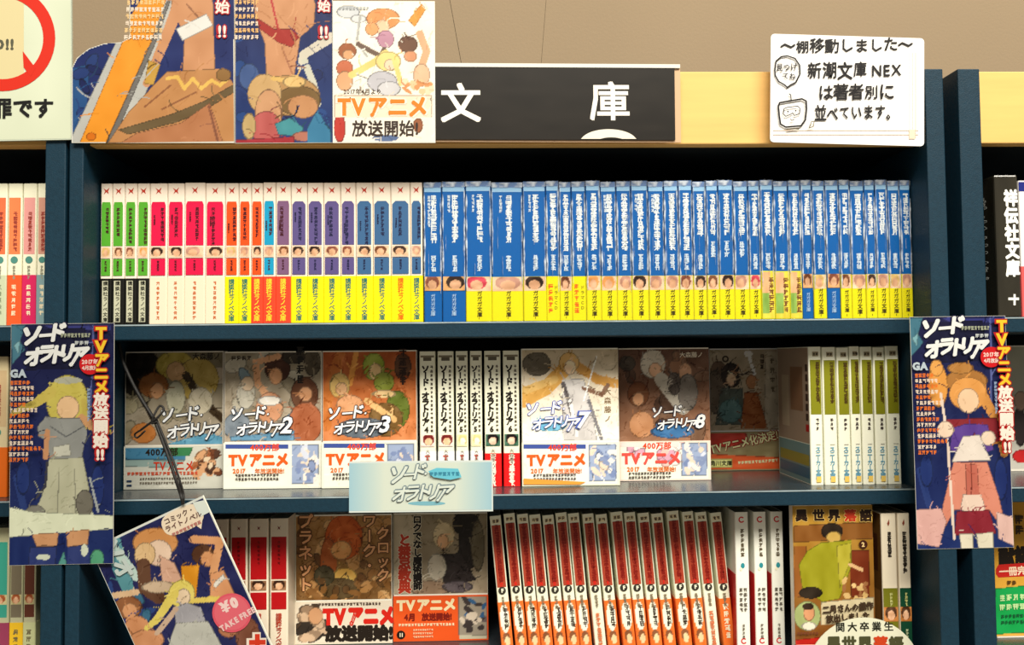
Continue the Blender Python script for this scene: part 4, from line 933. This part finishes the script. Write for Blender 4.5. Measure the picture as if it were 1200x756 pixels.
def p_cut(sh):
    c = Canvas(sh, 84, -40, 275, 168, NAVY, 1.15, 2); rs = c.rs
    c.poly([(84, 80), (105, 75), (100, 165), (84, 165)], (40, 84, 140)).blobs(8, [(36, 60, 120), (44, 90, 150), (24, 36, 90)], 6, 16, (90, 70, 130, 160))
    c.poly([(84, 168), (84, 160), (136, 49), (160, 10), (215, -40), (230, -40), (148, 168)], (196, 196, 190)).poly([(93, 168), (143, 50), (152, 20), (190, -40), (212, -40), (195, 0), (176, 52), (124, 168)], (247, 160, 46)).poly([(124, 168), (176, 52), (200, -10), (204, -10), (182, 52), (132, 168)], (120, 116, 112))
    c.ell(107, 160, 6, 5, (224, 120, 20))
    c.poly([(206, -40), (240, -40), (250, 5), (252, 84), (214, 84), (216, 40), (200, 10)], SK).poly([(206, 34), (242, 16), (250, 30), (214, 48)], (238, 236, 230)).line([(218, 4), (232, 20)], 2, (150, 100, 70))
    c.line([(212, 0), (192, 50), (172, 98)], 15, SK, 9).poly([(174, 70), (188, 76), (180, 100), (169, 98)], (206, 160, 70))
    c.poly([(196, 84), (262, 80), (275, 100), (275, 168), (126, 168), (150, 132), (176, 104)], (200, 142, 88)).poly([(138, 152), (200, 134), (240, 118), (275, 98), (275, 108), (236, 132), (206, 144), (150, 158)], (112, 92, 60)).poly([(160, 156), (212, 144), (246, 120), (262, 168), (140, 168)], (190, 126, 84)).line([(245, 125), (255, 165)], 3, (140, 86, 62))
    c.line([(196, 92), (208, 90), (216, 104), (226, 92), (236, 104), (248, 94), (258, 100), (268, 92)], 4, (240, 196, 100)).ell(262, 88, 9, 8, (150, 110, 60)).line([(200, 100), (170, 125)], 2, (150, 96, 60)).line([(230, 108), (190, 128)], 2, (150, 96, 60)).strokes(90, 22, lmin=6, lmax=24).noise(8, 14)
    c.cut(cutout).done()
    for k in range(6): sh.text('x'*9, 171-k*.6, 3+8.2*k, 6.2, (255, 214, 150) if k % 2 == 0 else (255, 236, 214), fake=True, seed=k, sx=.8)
    sh.text('開始', 261, 0, 17, (190, 30, 40), vert=True, bold=.1, gap=1.0); sh.text('開始', 261, 0, 17, (250, 240, 230), vert=True, bold=.03)
    sh.text('!!', 261, 37, 19, (190, 30, 40), bold=.1); sh.text('!!', 261, 37, 19, (250, 240, 230), bold=.03)
cutout = [(84, 167.5), (84, 80), (90, 68), (104, 57), (122, 51), (142, 49.5), (152, 44), (151, -38), (274.5, -38), (274.5, 167.5)]
flat('cut_out_poster', 'poster cut along an orange sword, brown drapery on navy, beside the ring sign', 'poster', (84, -38), (274.5, -38), (84, 167.5), -.0050, .0012, p_cut, outline=cutout, gain=.68, group='navy announcement posters over the header')
def p_two(sh):
    c = Canvas(sh, 276, -38, 389, 167.5, ((28, 34, 84), (34, 62, 124)), 1.15, 3)
    c.blobs(10, [(40, 76, 140), (24, 40, 96)], 6, 16, (276, 40, 389, 168)).ell(292, 90, 12, 16, (70, 96, 150))
    c.poly([(306, -40), (352, -40), (370, 5), (368, 30), (352, 44), (345, 90), (312, 90), (310, 50), (300, 25), (296, 0)], SK).poly([(300, 20), (322, 34), (344, 34), (350, 44), (342, 56), (326, 50), (304, 34)], (168, 44, 36)).line([(318, 0), (326, 34)], 2.5, (190, 60, 60)).line([(330, 55), (344, 90)], 1.5, (170, 110, 80))
    c.line([(388, 44), (356, 64), (352, 78)], 12, (222, 214, 196), 8).line([(357, 72), (368, 100), (372, 122)], 8, (216, 214, 196)).ell(335, 112, 40, 24, (190, 146, 92)).ell(350, 118, 26, 18, (128, 98, 54)).ell(310, 110, 20, 24, (216, 176, 120)).ell(355, 125, 18, 14, (206, 148, 100)).ell(315, 130, 16, 26, (214, 160, 116)).line([(320, 92), (345, 96)], 5, (232, 190, 110)).ell(345, 96, 14, 7, (240, 200, 130))
    c.ell(312, 150, 18, 20, (196, 96, 92)).ell(292, 148, 8, 16, (206, 176, 120)).poly([(322, 145), (340, 138), (356, 150), (352, 160), (326, 158)], (70, 150, 160)).ell(356, 160, 14, 6, (190, 120, 100)).poly([(360, 150), (372, 128), (388, 155), (388, 168), (360, 168)], (60, 130, 170)).poly([(276, 164), (345, 160), (345, 168), (276, 168)], (176, 50, 60)).strokes(130, 26, lmin=6, lmax=22).noise(9, 12).done()
    for k in range(6): sh.text('x'*6, 289, 3+8.2*k, 6.0, (255, 200, 130) if k % 2 == 0 else (255, 230, 206), fake=True, seed=k+20, sx=.8)
    sh.text('開始', 380, 0, 15, (190, 30, 40), vert=True, bold=.1, gap=1.0); sh.text('開始', 380, 0, 15, (250, 240, 230), vert=True, bold=.03)
    sh.text('!!', 380, 38, 19, (190, 30, 40), bold=.1); sh.text('!!', 380, 38, 19, (250, 240, 230), bold=.03)
flat('poster', 'navy poster with brown sash and white scarf, left of the white orange-lettered one', 'poster', (275.5, -38), (389.5, -38), (275.5, 168), -.0050, .0012, p_two, gain=.68, group='navy announcement posters over the header')
def p_white(sh):
    c = Canvas(sh, 391, 2, 508.5, 166.5, (250, 242, 226), 1.1, 4)
    c.ell(408, 14, 14, 8, (205, 208, 210)).ell(420, 22, 10, 5, (215, 216, 216)).ell(449, 22, 20, 13, (222, 146, 86)).ell(448, 32, 9, 9, (238, 196, 160)).ell(436, 34, 8, 8, (226, 160, 104)).ell(452, 46, 10, 11, (190, 140, 160)).poly([(478, 24), (494, 4), (500, 10), (486, 32)], (226, 150, 60)).line([(422, 20), (418, 50), (430, 66)], 3, (176, 176, 170)).line([(420, 52), (446, 66), (450, 58)], 6, (110, 90, 76))
    c.ell(407, 60, 11, 10, (160, 96, 60)).ell(408, 64, 7, 6, (222, 166, 120)).ell(404, 80, 10, 10, (196, 110, 76)).ell(404, 95, 10, 12, (222, 168, 124)).ell(478, 52, 12, 10, (110, 76, 56)).ell(481, 66, 8, 7, (214, 150, 110)).line([(492, 40), (500, 60), (490, 90)], 9, (224, 170, 130)).ell(494, 88, 10, 14, (230, 186, 150))
    c.line([(412, 88), (440, 72), (452, 62)], 8, (232, 206, 126)).ell(455, 72, 15, 12, (236, 212, 136)).ell(457, 76, 7, 7, (240, 206, 176)).ell(448, 96, 18, 13, (190, 188, 194)).ell(456, 104, 14, 9, (206, 204, 206)).line([(462, 70), (470, 98)], 6, (236, 210, 130)).blobs(14, [(232, 196, 150), (220, 150, 96), (240, 214, 180)], 3, 7, (470, 94, 506, 108))
    c.ell(398, 150, 7, 18, (190, 60, 50)).ell(490, 147, 6, 9, (150, 90, 56)).ell(452, 162, 16, 4, (90, 110, 150)).poly([(392, 112), (506, 112), (506, 138), (392, 138)], (250, 226, 200)).strokes(120, 34).noise(7, 14).done()
    for a, y in ((14, 5), (20, 10)): pass
    sh.text('2017年4月より', 425, 107.5, 7.5, (70, 50, 40), bold=.02, sx=.9)
    sh.text('TVアニメ', 449, 125, 27, (252, 240, 220), bold=.09, sx=.88); sh.text('TVアニメ', 449, 125, 27, (240, 130, 34), bold=.045, sx=.88)
    sh.text('放送開始!', 452, 150.5, 20, (58, 44, 36), bold=.02, sx=.92)
    sh.text('x'*9, 415, 10, 4, (170, 174, 176), fake=True)
flat('poster', 'small white poster with orange katakana lettering left of the dark header sign', 'poster', (390, 1), (509.5, 1), (390, 167.5), -.0066, .0012, p_white, edge=(245, 240, 228), gain=.82)

# header sign in its clear holder
def p_head(sh):
    c = Canvas(sh, 500, 79, 790, 163.5, (25, 20, 14), 2.5, 5); c.noise(5, 12).done()
    sh.text('文', 540, 121, 49, (248, 242, 230), bold=.022); sh.text('庫', 714.5, 119, 49, (248, 242, 230), bold=.022)
    a = [(713+33*math.cos(t), 167+15*math.sin(t)) for t in [math.pi+math.pi*k/20 for k in range(21)]]; a = [(x, min(y, 163.3)) for x, y in a]
    sh.poly(a, (240, 232, 214))
    a = [(716+15*math.cos(t), 166+4.5*math.sin(t)) for t in [math.pi+math.pi*k/12 for k in range(13)]]; sh.poly([(x, min(y, 163.4)) for x, y in a], (25, 20, 14))
r_, _ = flat('header_sign', 'dark brown header sign with two white characters in a pale holder', 'sign', (500, 77.5), (797, 77.5), (500, 166), -.0022, .0016, lambda sh: None, edge=(212, 176, 140), part='holder')
def add_part(root, sh, name, TL, TR, BL, yf, thick, paint, edge, mat=None):
    a, b, c = sh.L(*TL), sh.L(*TR), sh.L(*BL)
    g = Geo(); g.box((c[0], yf, c[1]), (b[0], yf+thick, a[1]), np.clip(lin(edge)*.9, 0, .92)); o = g.build(name, mat or M_SPINE, root)
    s2 = Sheet(o, sh.org, sh.Y, sh.ang, sh.gain, front=-yf); paint(s2); s2.build('printing'); return o
_.gain = .92
add_part(r_, _, 'sign_plate', (500, 79), (790, 79), (500, 163.8), -.0016, .0014, p_head, (25, 20, 14))
gq = Geo(); a_ = _.L(500, 74.5); b_ = _.L(796.5, 80.5); gq.box((a_[0], -.0022, b_[1]), (b_[0], .0016, a_[1]), lin((216, 214, 204))); gq.build('holder_lip', M_SPINE, r_)

# handwritten notice
def p_note(sh):
    ink = (24, 22, 24)
    for x, c_ in ((1066, (225, 200, 190)), (1069.5, (215, 205, 200)), (1073, (235, 205, 190))): sh.line([(x, 62), (x, 162)], .9, c_)
    for y in (153, 158): sh.line([(906, y), (1076, y)], .8, (232, 205, 180))
    sh.rect(1065, 152, 1072, 163, (248, 214, 190))
    def hw(t, x, y, s, sx, sd, j=.05): sh.text(t, x, y, s, ink, bold=.02, sx=sx, shear=.05, jitter=j, seed=sd, rot=1)
    hw('～棚移動しました～', 992, 53.5, 17.5, 1.02, 2); hw('新潮文庫', 981, 82.5, 22, .84, 3); hw('NEX', 1039, 82, 20, .9, 4); hw('は著者別に', 1003, 108.5, 19.5, .95, 5); hw('並べています。', 1003, 132.5, 19.5, .74, 6)
    B = [(907.5, 82), (909, 72), (915, 67), (922, 66), (931, 69), (936.5, 77), (937, 87), (932, 97), (926, 100), (922, 103), (919, 100), (912, 96), (908, 89), (907.5, 82)]
    sh.line(B, 1.7, ink); hw('見つけ', 921.5, 79, 10.5, .82, 7); hw('てね', 924, 90, 9.5, .9, 8)
    T = [(911.5, 125), (913, 121), (921, 119.5), (939, 116.5), (944, 119), (944.5, 128), (943, 141), (938, 148), (920, 149.5), (914, 146), (912.5, 136), (911.5, 125)]
    sh.line(T, 2.0, ink); sh.line([(924, 110.5), (926, 112), (926.5, 119)], 1.2, ink)
    sh.line([(918, 128), (922, 126.5), (934, 125), (937, 128), (936, 134), (930, 136), (928, 133), (925, 135), (920, 137), (917, 134), (918, 128)], 1, ink)
    sh.ell(922.5, 131.5, 1.0, 1.0, ink, 8); sh.ell(931.5, 130.5, 1.0, 1.0, ink, 8); sh.line([(925, 140), (927, 142), (930, 140.5)], .9, ink)
    sh.line([(921, 152.5), (930, 151.5), (935, 152)], 1.6, (90, 80, 60)); sh.line([(947, 151), (950, 143), (953, 143.5), (952, 149), (947, 151)], .9, (110, 100, 70))
flat('handwritten_notice', 'white rounded laminated notice with black handwriting on the yellow header', 'sign', (903.5, 39.5), (1083, 40.5), (902.5, 166.5), -.0022, .0018, p_note, edge=(253, 250, 246), round_=.004, gain=.9, part='laminated_sheet')

# tall posters on the posts
def tall(dx, dy, x0, y0, x1, y1, right):
    def p(sh):
        X = lambda x: x+dx; Yv = lambda y: y+dy
        sl = -.033 if right else .004
        def q(x, y): return (X(x)-sl*(y-380)*1.0, Yv(y))
        bg = Canvas.local(sh, .0003, .0003, sh.w-.0003, sh.h-.0003, ((26, 28, 70), (24, 44, 104)), 1.1, 21+right)
        E = lambda x, y, rx, ry, c, r=0: bg.ell(*q(x, y), rx, ry, c, r); Pz = lambda pts, c: bg.poly([q(*a) for a in pts], c); Ln = lambda pts, w, c, w2=None: bg.line([q(*a) for a in pts], w, c, w2)
        Pz([(13, 381), (30, 381), (24, 400), (30, 410), (14, 428)], (70, 120, 140)); Pz([(16, 405), (24, 398), (22, 416)], (130, 180, 190)); Pz([(50, 381), (130, 381), (130, 388), (60, 386)], (56, 60, 130)); Ln([(109, 382), (109, 400), (106, 500)], 2, (90, 100, 160)); Ln([(20, 560), (30, 600)], 8, (40, 60, 120)); E(28, 560, 8, 20, (34, 54, 116)); E(115, 570, 8, 26, (30, 48, 110))
        Pz([(36, 386), (100, 384), (104, 432), (30, 434)], (20, 22, 54))
        if not right:
            E(79, 470, 24, 30, (206, 192, 92)); Ln([(60, 460), (40, 474), (16, 484)], 13, (204, 186, 90), 6); E(80, 478, 13, 14, (236, 196, 150)); Ln([(98, 470), (103, 500), (128, 506)], 6, (200, 180, 84)); Ln([(96, 490), (120, 508)], 9, (214, 160, 110)); E(80, 446, 16, 4, (180, 180, 160))
            Pz([(44, 500), (54, 488), (72, 490), (94, 490), (104, 506), (100, 520), (96, 540), (60, 540), (54, 516), (46, 512)], (150, 152, 148)); Ln([(56, 506), (54, 536)], 6, (206, 150, 108)); Pz([(62, 524), (82, 520), (84, 534), (64, 536)], (206, 206, 190)); Ln([(60, 500), (78, 512), (98, 500)], 1.4, (96, 98, 100)); Pz([(58, 538), (98, 536), (106, 575), (112, 620), (34, 620), (50, 580)], (192, 192, 164)); Ln([(56, 542), (54, 570), (42, 585)], 3, (60, 60, 70)); Ln([(106, 560), (116, 600)], 2.5, (170, 176, 176)); Ln([(70, 550), (68, 610)], 1.2, (140, 140, 120)); Ln([(88, 550), (90, 610)], 1.2, (140, 140, 120)); E(100, 590, 10, 16, (120, 116, 104)); E(42, 602, 12, 10, (130, 128, 118))
            Pz([(10, 594), (40, 600), (134, 604), (134, 620), (60, 626), (10, 630)], (232, 238, 208)); Pz([(38, 626), (70, 624), (68, 640), (44, 641)], (214, 158, 112)); Pz([(78, 623), (106, 620), (104, 638), (80, 641)], (214, 158, 112)); Pz([(36, 641), (68, 641), (66, 664), (34, 664)], (48, 62, 122)); Pz([(80, 641), (106, 638), (106, 664), (80, 664)], (48, 62, 122)); E(52, 653, 8, 3.5, (220, 228, 206)); E(100, 645, 4, 7, (220, 228, 206)); E(115, 656, 8, 12, (90, 170, 130)); Pz([(68, 664), (76, 645), (80, 664)], (90, 160, 150))
        else:
            E(78, 455, 26, 14, (176, 120, 60)); E(72, 440, 16, 7, (186, 130, 66)); E(45, 460, 12, 26, (232, 160, 76)); E(80, 470, 23, 20, (232, 162, 86)); E(80, 478, 13, 15, (246, 208, 170)); Ln([(98, 475), (112, 500), (120, 540)], 13, (226, 156, 80), 9); E(44, 440, 8, 10, (236, 170, 90))
            Pz([(50, 500), (112, 498), (124, 520), (108, 530), (60, 520), (48, 512)], (140, 42, 50)); Pz([(60, 510), (76, 505), (102, 506), (108, 536), (96, 540), (86, 516), (70, 540), (56, 536)], (96, 66, 150)); Pz([(72, 520), (92, 518), (104, 548), (58, 550)], (238, 226, 214)); Pz([(60, 550), (100, 550), (112, 590), (122, 640), (100, 606), (60, 606), (40, 640), (46, 600)], (222, 140, 116)); Pz([(74, 552), (88, 552), (90, 600), (74, 600)], (200, 110, 92)); Ln([(81, 552), (80, 590)], 1.2, (120, 50, 40)); Pz([(70, 588), (92, 588), (96, 606), (81, 612), (66, 606)], (240, 214, 196))
            Pz([(62, 608), (100, 606), (108, 634), (58, 636)], (140, 36, 50)); Pz([(12, 606), (44, 604), (50, 620), (40, 650), (14, 646)], (226, 176, 168)); Pz([(108, 608), (131, 616), (131, 650), (110, 640)], (230, 190, 180)); Pz([(64, 634), (80, 634), (80, 652), (66, 652)], (232, 224, 200)); Pz([(84, 634), (104, 632), (104, 652), (86, 652)], (232, 224, 200))
            Ln([(48, 470), (54, 520), (58, 640)], 3, (236, 216, 200)); E(52, 512, 10, 10, (244, 216, 190)); E(102, 522, 9, 9, (244, 220, 196))
        bg.strokes(260, 24, lmin=4, lmax=14, wmax=1.3).noise(7, 16).done()
        F_ = lambda ch, x, y, sz, rot, c, b: sh.text(ch, *q(x, y), sz, c, rot=rot, bold=b, shear=.22)
        for cc, b in (((24, 26, 60), .11), ((240, 242, 240), .055)):
            for ch, x, y, sz in (('ソ', 38, 393, 25), ('ー', 55, 393, 18), ('ド', 68, 389, 23), ('オ', 41, 418, 23), ('ラ', 55, 414, 22), ('ト', 69, 415, 23), ('リ', 80, 413, 22), ('ア', 93, 417, 25)): F_(ch, x, y, sz, 4, cc, b)
        sh.text('x'*9, *q(90, 393), 5.5, (170, 176, 150), fake=True, sx=.7); sh.text('xxx', *q(97, 402), 5.5, (200, 206, 206), fake=True)
        sh.ell(*q(107, 427), 12.5, 12, (214, 26, 32)); sh.text('2017年', *q(107, 424), 6.5, (250, 220, 210), bold=.04, sx=.9); sh.text('4月放送', *q(107, 431), 5.6, (250, 220, 210), bold=.04, sx=.9)
        sh.text('GA', *q(24, 437.5), 12, (190, 204, 214), bold=.06)
        for k, ch in enumerate('TVアニメ放送開始'):
            yy = 390.5+15.65*k; sz = 17 if k > 1 else 19
            sh.text(ch, *q(121, yy), sz, (190, 34, 30), bold=.12); sh.text(ch, *q(121, yy), sz, (250, 206, 50) if k < 5 else (250, 240, 226), bold=.05)
        sh.text('!!', *q(121, 532), 16, (190, 34, 30), bold=.12); sh.text('!!', *q(121, 532), 16, (250, 240, 226), bold=.05)
        for k in range(15):
            n = [5, 6, 6, 6, 4, 7, 5, 5, 6, 5, 6, 6, 8, 5, 5][k]
            sh.text('x'*n, *q(15, 448.5+6.4*k), 5.4, (238, 120, 40) if k % 2 == 0 else (240, 220, 200), fake=True, align='s', seed=k+50, sx=.85)
        sh.text('x'*9, *q(108, 474), 4.2, (150, 170, 200), fake=True, vert=True)
    return p
flat('tall_poster', 'tall navy poster with yellow hair and grey dress shape on the left post', 'poster', (13, 380), (134, 380.5), (10.5, 663), -.0008, .0006, tall(0, 0, 11, 380, 134, 664, False), group='tall navy posters on the bookcase posts', gain=.62)
flat('tall_poster', 'tall navy poster with orange hair and pink coat shape on the right post', 'poster', (1066, 371.5), (1178, 370.5), (1075, 644), -.0008, .0006, tall(1051.5, -8.5, 1060, 371, 1182, 645, True), group='tall navy posters on the bookcase posts', gain=.74)

# pale blue series card on the middle shelf edge
def p_card(sh):
    c = Canvas(sh, 409, 541.5, 576, 599, (206, 226, 222), 2.0, 8)
    t = (c.U-c.u0)/(c.u1-c.u0); c.I[:] = np.array((168, 208, 222))*(1-np.minimum(1, np.minimum(t, 1-t)*4))[..., None]+np.array((222, 232, 218))*np.minimum(1, np.minimum(t, 1-t)*4)[..., None]; c.done()
    sh.ell(500, 590, 22, 2.5, (130, 190, 206))
    for pas, (cc, b) in enumerate((((120, 140, 150), .075), ((226, 236, 226), .03))):
        for ch, x, y, sz in (('ソ', 467, 556, 24), ('ー', 480, 556, 15), ('ド', 491, 552, 20), ('・', 499, 555, 12), ('オ', 470, 579, 20), ('ラ', 483, 577, 20), ('ト', 497, 576, 20), ('リ', 508, 576, 20), ('ア', 521, 577, 22)): sh.text(ch, x, y, sz, cc, bold=b, shear=.3, rot=3)
    sh.poly([(502, 552), (512, 548), (537, 549), (541, 559), (528, 562), (508, 559)], (112, 204, 226)); sh.text('x'*7, 521, 555, 5, (60, 140, 170), fake=True)
flat('series_card', 'pale blue card with outlined katakana on the middle shelf edge', 'card', (408.5, 541), (577, 539.5), (409, 601), .0318, .0012, p_card, edge=(226, 236, 232), gain=.78, ang_from='top')

# round card at the bottom
def p_round(sh):
    sh.text('関大卒業生', 1013, 734.5, 11.5, (40, 40, 28), bold=.03, gap=1.25, sx=1.0)
    for ch, x in zip('異世界落語', (977, 995, 1013.5, 1032, 1050)): sh.text(ch, x, 754, 17, (214, 70, 30) if ch == '落' else (80, 80, 50), bold=.05)
circ = [(1013+68*math.cos(k*2*math.pi/60), 792+68*math.sin(k*2*math.pi/60)) for k in range(60)]
flat('round_card', 'round cream card with dark and red characters at the bottom right', 'card', (945, 724), (1081, 724), (945, 860), .0318, .0012, p_round, edge=(240, 240, 214), outline=circ, gain=.8)

# hanging booklet and its cord
def p_book(sh):
    th = math.radians(24.5); ex = (math.cos(th), -math.sin(th)); ey = (math.sin(th), math.cos(th)); O = (106, 643)
    q = lambda u, v: (O[0]+u*ex[0]+v*ey[0], O[1]+u*ex[1]+v*ey[1])
    W_, H_ = 145, 200
    a, b = sh.L(*q(.7, H_)), sh.L(*q(W_-.7, .7)); c = Canvas.local(sh, a[0], a[1], b[0], b[1], ((30, 34, 84), (36, 40, 90)), 1.15, 31)
    Q = lambda L: [tuple(p) for p in L]
    c.blobs(12, [(44, 70, 130), (26, 30, 70), (60, 110, 140)], 5, 14, (115, 620, 180, 756))
    c.line([(128, 628), (150, 690)], 22, (90, 150, 160), 14).line([(132, 640), (160, 676)], 10, (190, 214, 206)).line([(140, 700), (160, 756)], 8, (40, 60, 130))
    c.ell(182, 636, 26, 17, (214, 150, 90)).ell(186, 648, 15, 15, (236, 206, 180)).ell(170, 650, 12, 14, (226, 190, 140)).line([(168, 662), (170, 690), (186, 700)], 15, (96, 62, 42)).poly([(186, 650), (205, 660), (216, 684), (190, 682)], (222, 176, 150)).ell(186, 688, 20, 7, (206, 180, 150))
    c.ell(238, 650, 13, 12, (90, 56, 36)).ell(243, 655, 8, 9, (224, 160, 110)).line([(226, 632), (258, 634), (250, 672)], 9, (226, 164, 114)).poly([(212, 663), (234, 662), (230, 700), (214, 702)], (226, 150, 34)).poly([(246, 672), (262, 668), (276, 698), (262, 712), (246, 700)], (226, 160, 112)).poly([(250, 684), (262, 672), (264, 678), (250, 692)], (238, 232, 220))
    c.ell(150, 712, 16, 13, (150, 96, 60)).ell(152, 716, 9, 9, (222, 160, 114)).line([(134, 698), (160, 694)], 7, (226, 190, 150)).ell(160, 736, 14, 14, (216, 150, 104)).ell(172, 750, 20, 12, (216, 152, 108))
    c.ell(213, 696, 15, 16, (232, 214, 110)).ell(215, 700, 8, 10, (240, 214, 180)).line([(204, 696), (184, 726), (172, 736)], 11, (232, 212, 106), 6).line([(226, 704), (256, 702)], 6, (232, 206, 100)).poly([(204, 712), (220, 706), (236, 712), (242, 730), (206, 732)], (172, 170, 176)).poly([(206, 730), (244, 728), (262, 760), (196, 760)], (196, 196, 186)).line([(206, 714), (194, 730), (184, 742)], 6, (206, 176, 150)).ell(290, 744, 14, 20, (130, 80, 60)).ell(268, 735, 12, 12, (186, 120, 84))
    c.strokes(260, 32, lmax=12, wmax=1.3).noise(10, 14).done()
    lab = []
    for k in range(24):
        t = k*2*math.pi/24; u = math.copysign(abs(math.cos(t))**.6, math.cos(t)); v = math.copysign(abs(math.sin(t))**.8, math.sin(t)); lab.append((214+25.5*u*ex[0]+14*v*ey[0], 609+25.5*u*ex[1]+14*v*ey[1]))
    sh.poly(lab, (244, 226, 200)); sh.poly([(224, 612), (238, 604), (236, 620)], (244, 226, 200)); sh.poly([(226, 589), (240, 586), (246, 600), (234, 606)], (226, 234, 226))
    sh.text('コミック・', 210, 604, 7.5, (90, 60, 56), rot=24.5, bold=.02); sh.text('ライトノベル', 215, 611, 7.5, (110, 70, 66), rot=24.5, bold=.02); sh.text('x'*8, 219, 619, 4.5, (200, 130, 120), rot=24.5, fake=True)
    sh.ell(272, 718, 23, 23, (232, 92, 110)); sh.ell(272, 718, 20.5, 20.5, (236, 108, 122)); sh.text('¥0', 270, 708, 15, (252, 220, 214), rot=24.5, bold=.08); sh.text('TAKE FREE', 279, 725, 9, (250, 206, 204), rot=30, bold=.06, sx=.85)
    sh.text('+', 303, 752, 34, (250, 236, 220), bold=.1); sh.text('+', 303, 752, 34, (224, 60, 34), bold=.04)
    sh.text('ソオ', 140, 655, 24, (200, 214, 210), rot=-60, bold=.05)
th_ = math.radians(24.5)
TLb = (106, 643); TRb = (106+145*math.cos(th_), 643-145*math.sin(th_)); BLb = (106+200*math.sin(th_), 643+200*math.cos(th_))
rb, shb = flat('hanging_booklet', 'tilted free booklet with a pink round mark hanging from a black cord', 'booklet', TLb, TRb, BLb, .004, .0008, p_book, edge=(226, 230, 222), part='front_cover', gain=.68)
g = Geo(); Wb = float(np.hypot(*(at(*TRb, .004)-at(*TLb, .004))[[0, 2]])); Hb = float(np.hypot(*(at(*TLb, .004)-at(*BLb, .004))[[0, 2]])); g.box((.0006, .0009, .0006), (Wb-.0006, .0036, Hb-.0006), lin((230, 224, 206))); g.build('page_block', M_PAPER, rb)
g = Geo(); g.box((0, .0037, 0), (Wb, .0044, Hb), lin((226, 230, 222))); g.build('back_cover', M_SPINE, rb)
def tube(name, pts, r, mat, parent, n=8, sub=6):
    P = [Vector(p) for p in pts]; C = []
    for i in range(len(P)-1):
        p0 = P[max(i-1, 0)]; p1 = P[i]; p2 = P[i+1]; p3 = P[min(i+2, len(P)-1)]
        for k in range(sub):
            t = k/sub; C.append(.5*((2*p1)+(p2-p0)*t+(2*p0-5*p1+4*p2-p3)*t*t+(3*p1-p0-3*p2+p3)*t**3))
    C.append(P[-1]); V = []; Fc = []
    for i, c in enumerate(C):
        d = (C[min(i+1, len(C)-1)]-C[max(i-1, 0)]).normalized(); a = d.cross(Vector((0, 1, .01))).normalized(); b = d.cross(a)
        for k in range(n):
            t = 2*math.pi*k/n; V.append(tuple(c+a*math.cos(t)*r+b*math.sin(t)*r))
    for i in range(len(C)-1):
        for k in range(n): Fc.append((i*n+k, i*n+(k+1) % n, (i+1)*n+(k+1) % n, (i+1)*n+k))
    Fc += [tuple(range(n-1, -1, -1)), tuple(range(len(C)*n-n, len(C)*n))]
    g = Geo(); off = np.array(parent.location); g.add(np.array(V)-off, Fc, (0, 0, 0)); return g.build(name, mat, parent, smooth=True)
rbm = Matrix.LocRotScale(rb.location, rb.rotation_euler, None)
A_ = lambda x, y, Y: tuple(at(x, y, Y))
o0 = bpy.data.objects.new('cord', None); COL.objects.link(o0); o0.parent = rb; o0.matrix_parent_inverse = rbm.inverted(); o0['label'] = 'black hanging cord with a small knot'
tube('strand', [A_(139, 402, .066), A_(146, 428, .062), A_(160, 458, .055), A_(181, 492, .045)], .0020, M_CORD, o0)
tube('strand', [A_(181, 492, .045), A_(197, 535, .032), A_(207, 565, .018), A_(212, 580, .0015), A_(214.5, 591, .0015)], .0018, M_CORD, o0)
tube('strand', [A_(183, 491, .046), A_(201, 535, .034), A_(211, 565, .02), A_(215, 580, .0015), A_(214.5, 591, .0018)], .0013, M_CORD, o0)
tube('knot', [A_(165, 504, .044), A_(177, 495, .042), A_(185, 489, .042), A_(192, 480, .044), A_(187, 476, .045), A_(180, 488, .0415), A_(178, 496, .0415), A_(184, 494, .041)], .0012, M_CORD, o0)
tube('loop', [A_(165, 504, .044), A_(158, 509, .046), A_(161, 513, .046), A_(170, 505, .044)], .001, M_CORD, o0)
